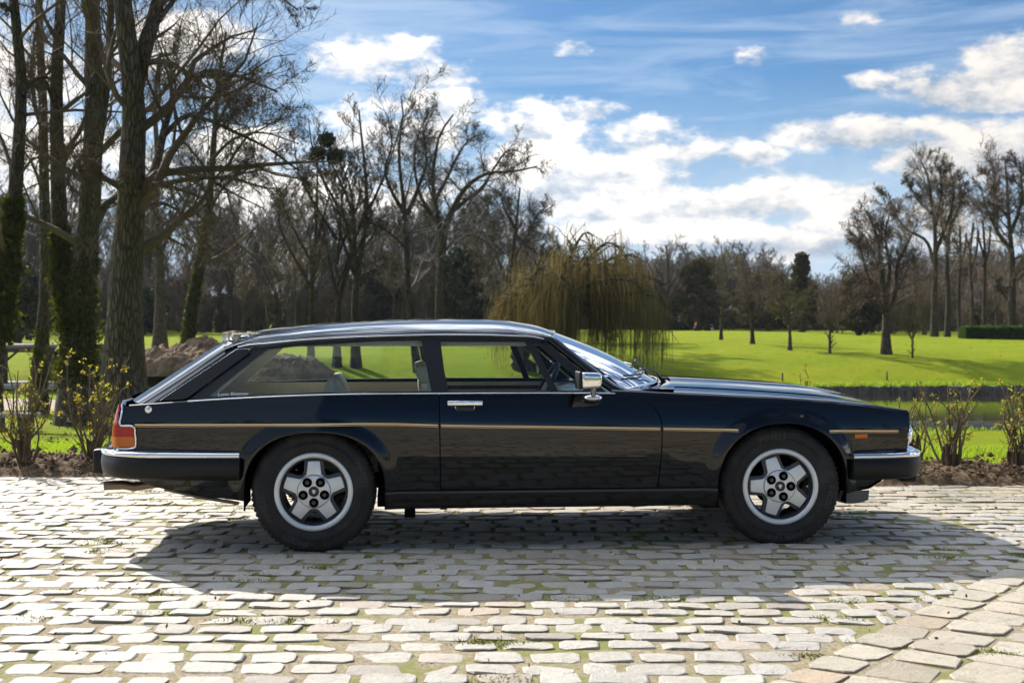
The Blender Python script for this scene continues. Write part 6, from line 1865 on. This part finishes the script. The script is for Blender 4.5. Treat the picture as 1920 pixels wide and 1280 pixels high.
for xx in (-1.4, 1.0, 3.2):
    A = Acc(); A.box(xx - .4, xx + .4, -.05, .02, .55, 1.55); fr_ = A.out('window', mat('white frame', (.7, .7, .68), .5)[0], hs)
    A = Acc()
    for q in (-.18, .18): A.box(xx + q - .15, xx + q + .15, -.07, -.052, .62, 1.48)
    A.out('pane', mat('dark pane', (.05, .06, .08), .1)[0], fr_)
A = Acc(); A.box(-2.6, -2.1, 2.6, 3.2, 3.6, 5.6); A.out('chimney', noisy('red brick', (.35, .17, .11), (.25, .13, .09), 8, .9), hs)
# red tractor mower at the foot of the wood
m_tred = mat('red machine paint', (.30, .035, .02), .45)[0]; m_tblue = mat('blue overalls', (.04, .07, .20), .8)[0]
d = 106; tx = (1318 - 960) / 2500 * d; tz = gz(tx, d)
tr_ = empty('tractor', (tx, d, tz), R(15), 'small red tractor working along the foot of the wood', 'tractor'); tr_.scale = (.75,) * 3
A = Acc(); A.box(-.85, .05, -.25, .25, .42, .88, .06); A.out('bonnet', m_tred, tr_)
A = Acc(); A.box(.0, .75, -.3, .3, .40, .60, .03); A.box(.45, .85, -.42, .42, .6, .75, .04); A.out('chassis', m_tred, tr_)
for (xx, rr_) in ((-.6, .26), (.62, .42)):
    for s in (-1, 1):
        A = Acc(); A.lathe([(rr_ * .45, -.08), (rr_ * .92, -.10), (rr_, -.06), (rr_, .06), (rr_ * .92, .10), (rr_ * .45, .08)], 20); A.lathe([(0, -.05), (rr_ * .45, -.05)], 14)
        o = A.out('wheel', m_tyre, tr_); o.location = (xx, s * .42, rr_)
A = Acc(); A.tube([(-.05, 0, .85), (.12, 0, 1.02)], .02, 6); th = lin(0, 6.283, 17); A.tube(np.stack([.12 + .10 * np.cos(th), .16 * np.sin(th), 1.02 + .10 * np.cos(th)], 1), .015, 5, False); A.out('steering_wheel', m_blk, tr_)
# driver
def person(loc, rz, label, seat=True):
    root = empty('person', loc, rz, label, 'person')
    me = bpy.data.meshes.new('body')
    v = [(0, 0, .0), (0, 0, .28), (0, 0, .52), (0, 0, .60), (0, 0, .70), (0, 0, .80),
         (-.02, .16, .50), (-.16, .20, .30), (-.34, .12, .34), (-.02, -.16, .50), (-.16, -.20, .30), (-.34, -.12, .34),
         (-.02, .09, .0), (-.40, .11, .02), (-.44, .11, -.38), (-.55, .11, -.42), (-.02, -.09, .0), (-.40, -.11, .02), (-.44, -.11, -.38), (-.55, -.11, -.42)]
    e = [(0, 1), (1, 2), (2, 3), (3, 4), (4, 5), (2, 6), (6, 7), (7, 8), (2, 9), (9, 10), (10, 11), (0, 12), (12, 13), (13, 14), (14, 15), (0, 16), (16, 17), (17, 18), (18, 19)]
    me.from_pydata(v, e, []); o = bpy.data.objects.new('body', me); link(o, root)
    md = o.modifiers.new('skin', 'SKIN'); sk = me.skin_vertices[0].data
    rad = [.15, .16, .15, .06, .09, .085, .07, .05, .04, .07, .05, .04, .10, .075, .055, .05, .10, .075, .055, .05]
    for i, q in enumerate(rad): sk[i].radius = (q, q)
    sk[0].use_root = True
    sb = o.modifiers.new('sub', 'SUBSURF'); sb.levels = 1; sb.render_levels = 1
    me.materials.append(m_tblue)
    A = Acc(); bm = bmesh.new(); bmesh.ops.create_uvsphere(bm, u_segments=14, v_segments=10, radius=.11); A.bm(bm, Matrix.Translation((0, 0, .78)) @ Matrix.Diagonal((.95, .85, 1.1, 1)))
    A.out('head', mat('skin', (.45, .28, .2), .6)[0], root)
    A = Acc(); A.lathe([(0, .93), (.08, .91), (.12, .85), (.13, .82)], 14, 'Z'); A.out('cap', m_tred, root)
    return root
ang = R(15); pe_ = person((tx + .435 * math.cos(ang), d + .435 * math.sin(ang), tz + .60), ang, 'person in dark blue work clothes seated on the red tractor'); pe_.scale = (.8,) * 3
# red and white marker by it
d = 104; mx_ = (1335 - 960) / 2500 * d; mk = empty('marker_post', (mx_, d, gz(mx_, d)), 0, 'short red and white marker post beside the tractor', 'post')
A = Acc(); A.lathe([(0, .55), (.10, .55), (.12, 0)], 10, 'Z'); A.out('cone', mat('white post', (.75, .75, .72), .5)[0], mk); A = Acc(); A.lathe([(.108, .5), (.122, .5), (.126, .3), (.112, .3)], 10, 'Z'); A.out('red_band', m_tred, mk)
# thin stakes on the far bank
for px, py, lb in ((1467, 708, 'thin wooden stake on the far bank below the two small lawn trees'), (1663, 710, 'thin wooden stake on the far bank below the large lawn tree'), (1845, 632, 'little white marker in front of the hedge')):
    d = 49.6 if py > 650 else 84
    xx = (px - 960) / 2500 * d; m__ = m_timb if py > 650 else m_conc
    o = Acc().box(-.025, .025, -.025, .025, -.1, .32).out('stake', m__); o.location = (xx, d, gz(xx, d)); setp(o, lb, 'stake')
# fallen leaves and grit on the cobbles
m_dead = noisy('dead leaf', (.16, .08, .035), (.08, .045, .02), 30, .8)
k = 170; X = rng.uniform(-3.6, 3.6, k); Y = rng.uniform(4.7, 10.2, k)
setp(leaves('fallen_leaves', np.stack([X, Y, np.full(k, .036)], 1), .011, m_dead, None, 12), kind='stuff')
k = 900; X = np.concatenate([rng.uniform(-20, 30, 300), rng.uniform(-13, -3, 600)]); Y = np.concatenate([rng.uniform(50, 75, 300), rng.uniform(13, 34, 600)])
setp(leaves('leaf_litter', np.stack([X, Y, ground_z(X, Y) + .03], 1), .035, m_dead, None, 13), kind='stuff')
# ------------------------------------------------------------------ the air
hz_m = bpy.data.materials.new('pale air'); hz_m.use_nodes = True; hn = NT(hz_m.node_tree); hn.n.clear()
pv = hn.new('ShaderNodeVolumePrincipled'); pv.inputs['Color'].default_value = (.80, .88, 1, 1); pv.inputs['Density'].default_value = .00013; pv.inputs['Anisotropy'].default_value = .2
ho = hn.new('ShaderNodeOutputMaterial'); hz_m.node_tree.links.new(pv.outputs[0], ho.inputs['Volume'])
setp(Acc().box(-950, 950, -950, 1150, -3.5, 24).out('haze', hz_m, None, False), kind='stuff')
sc.cycles.volume_bounces = 0
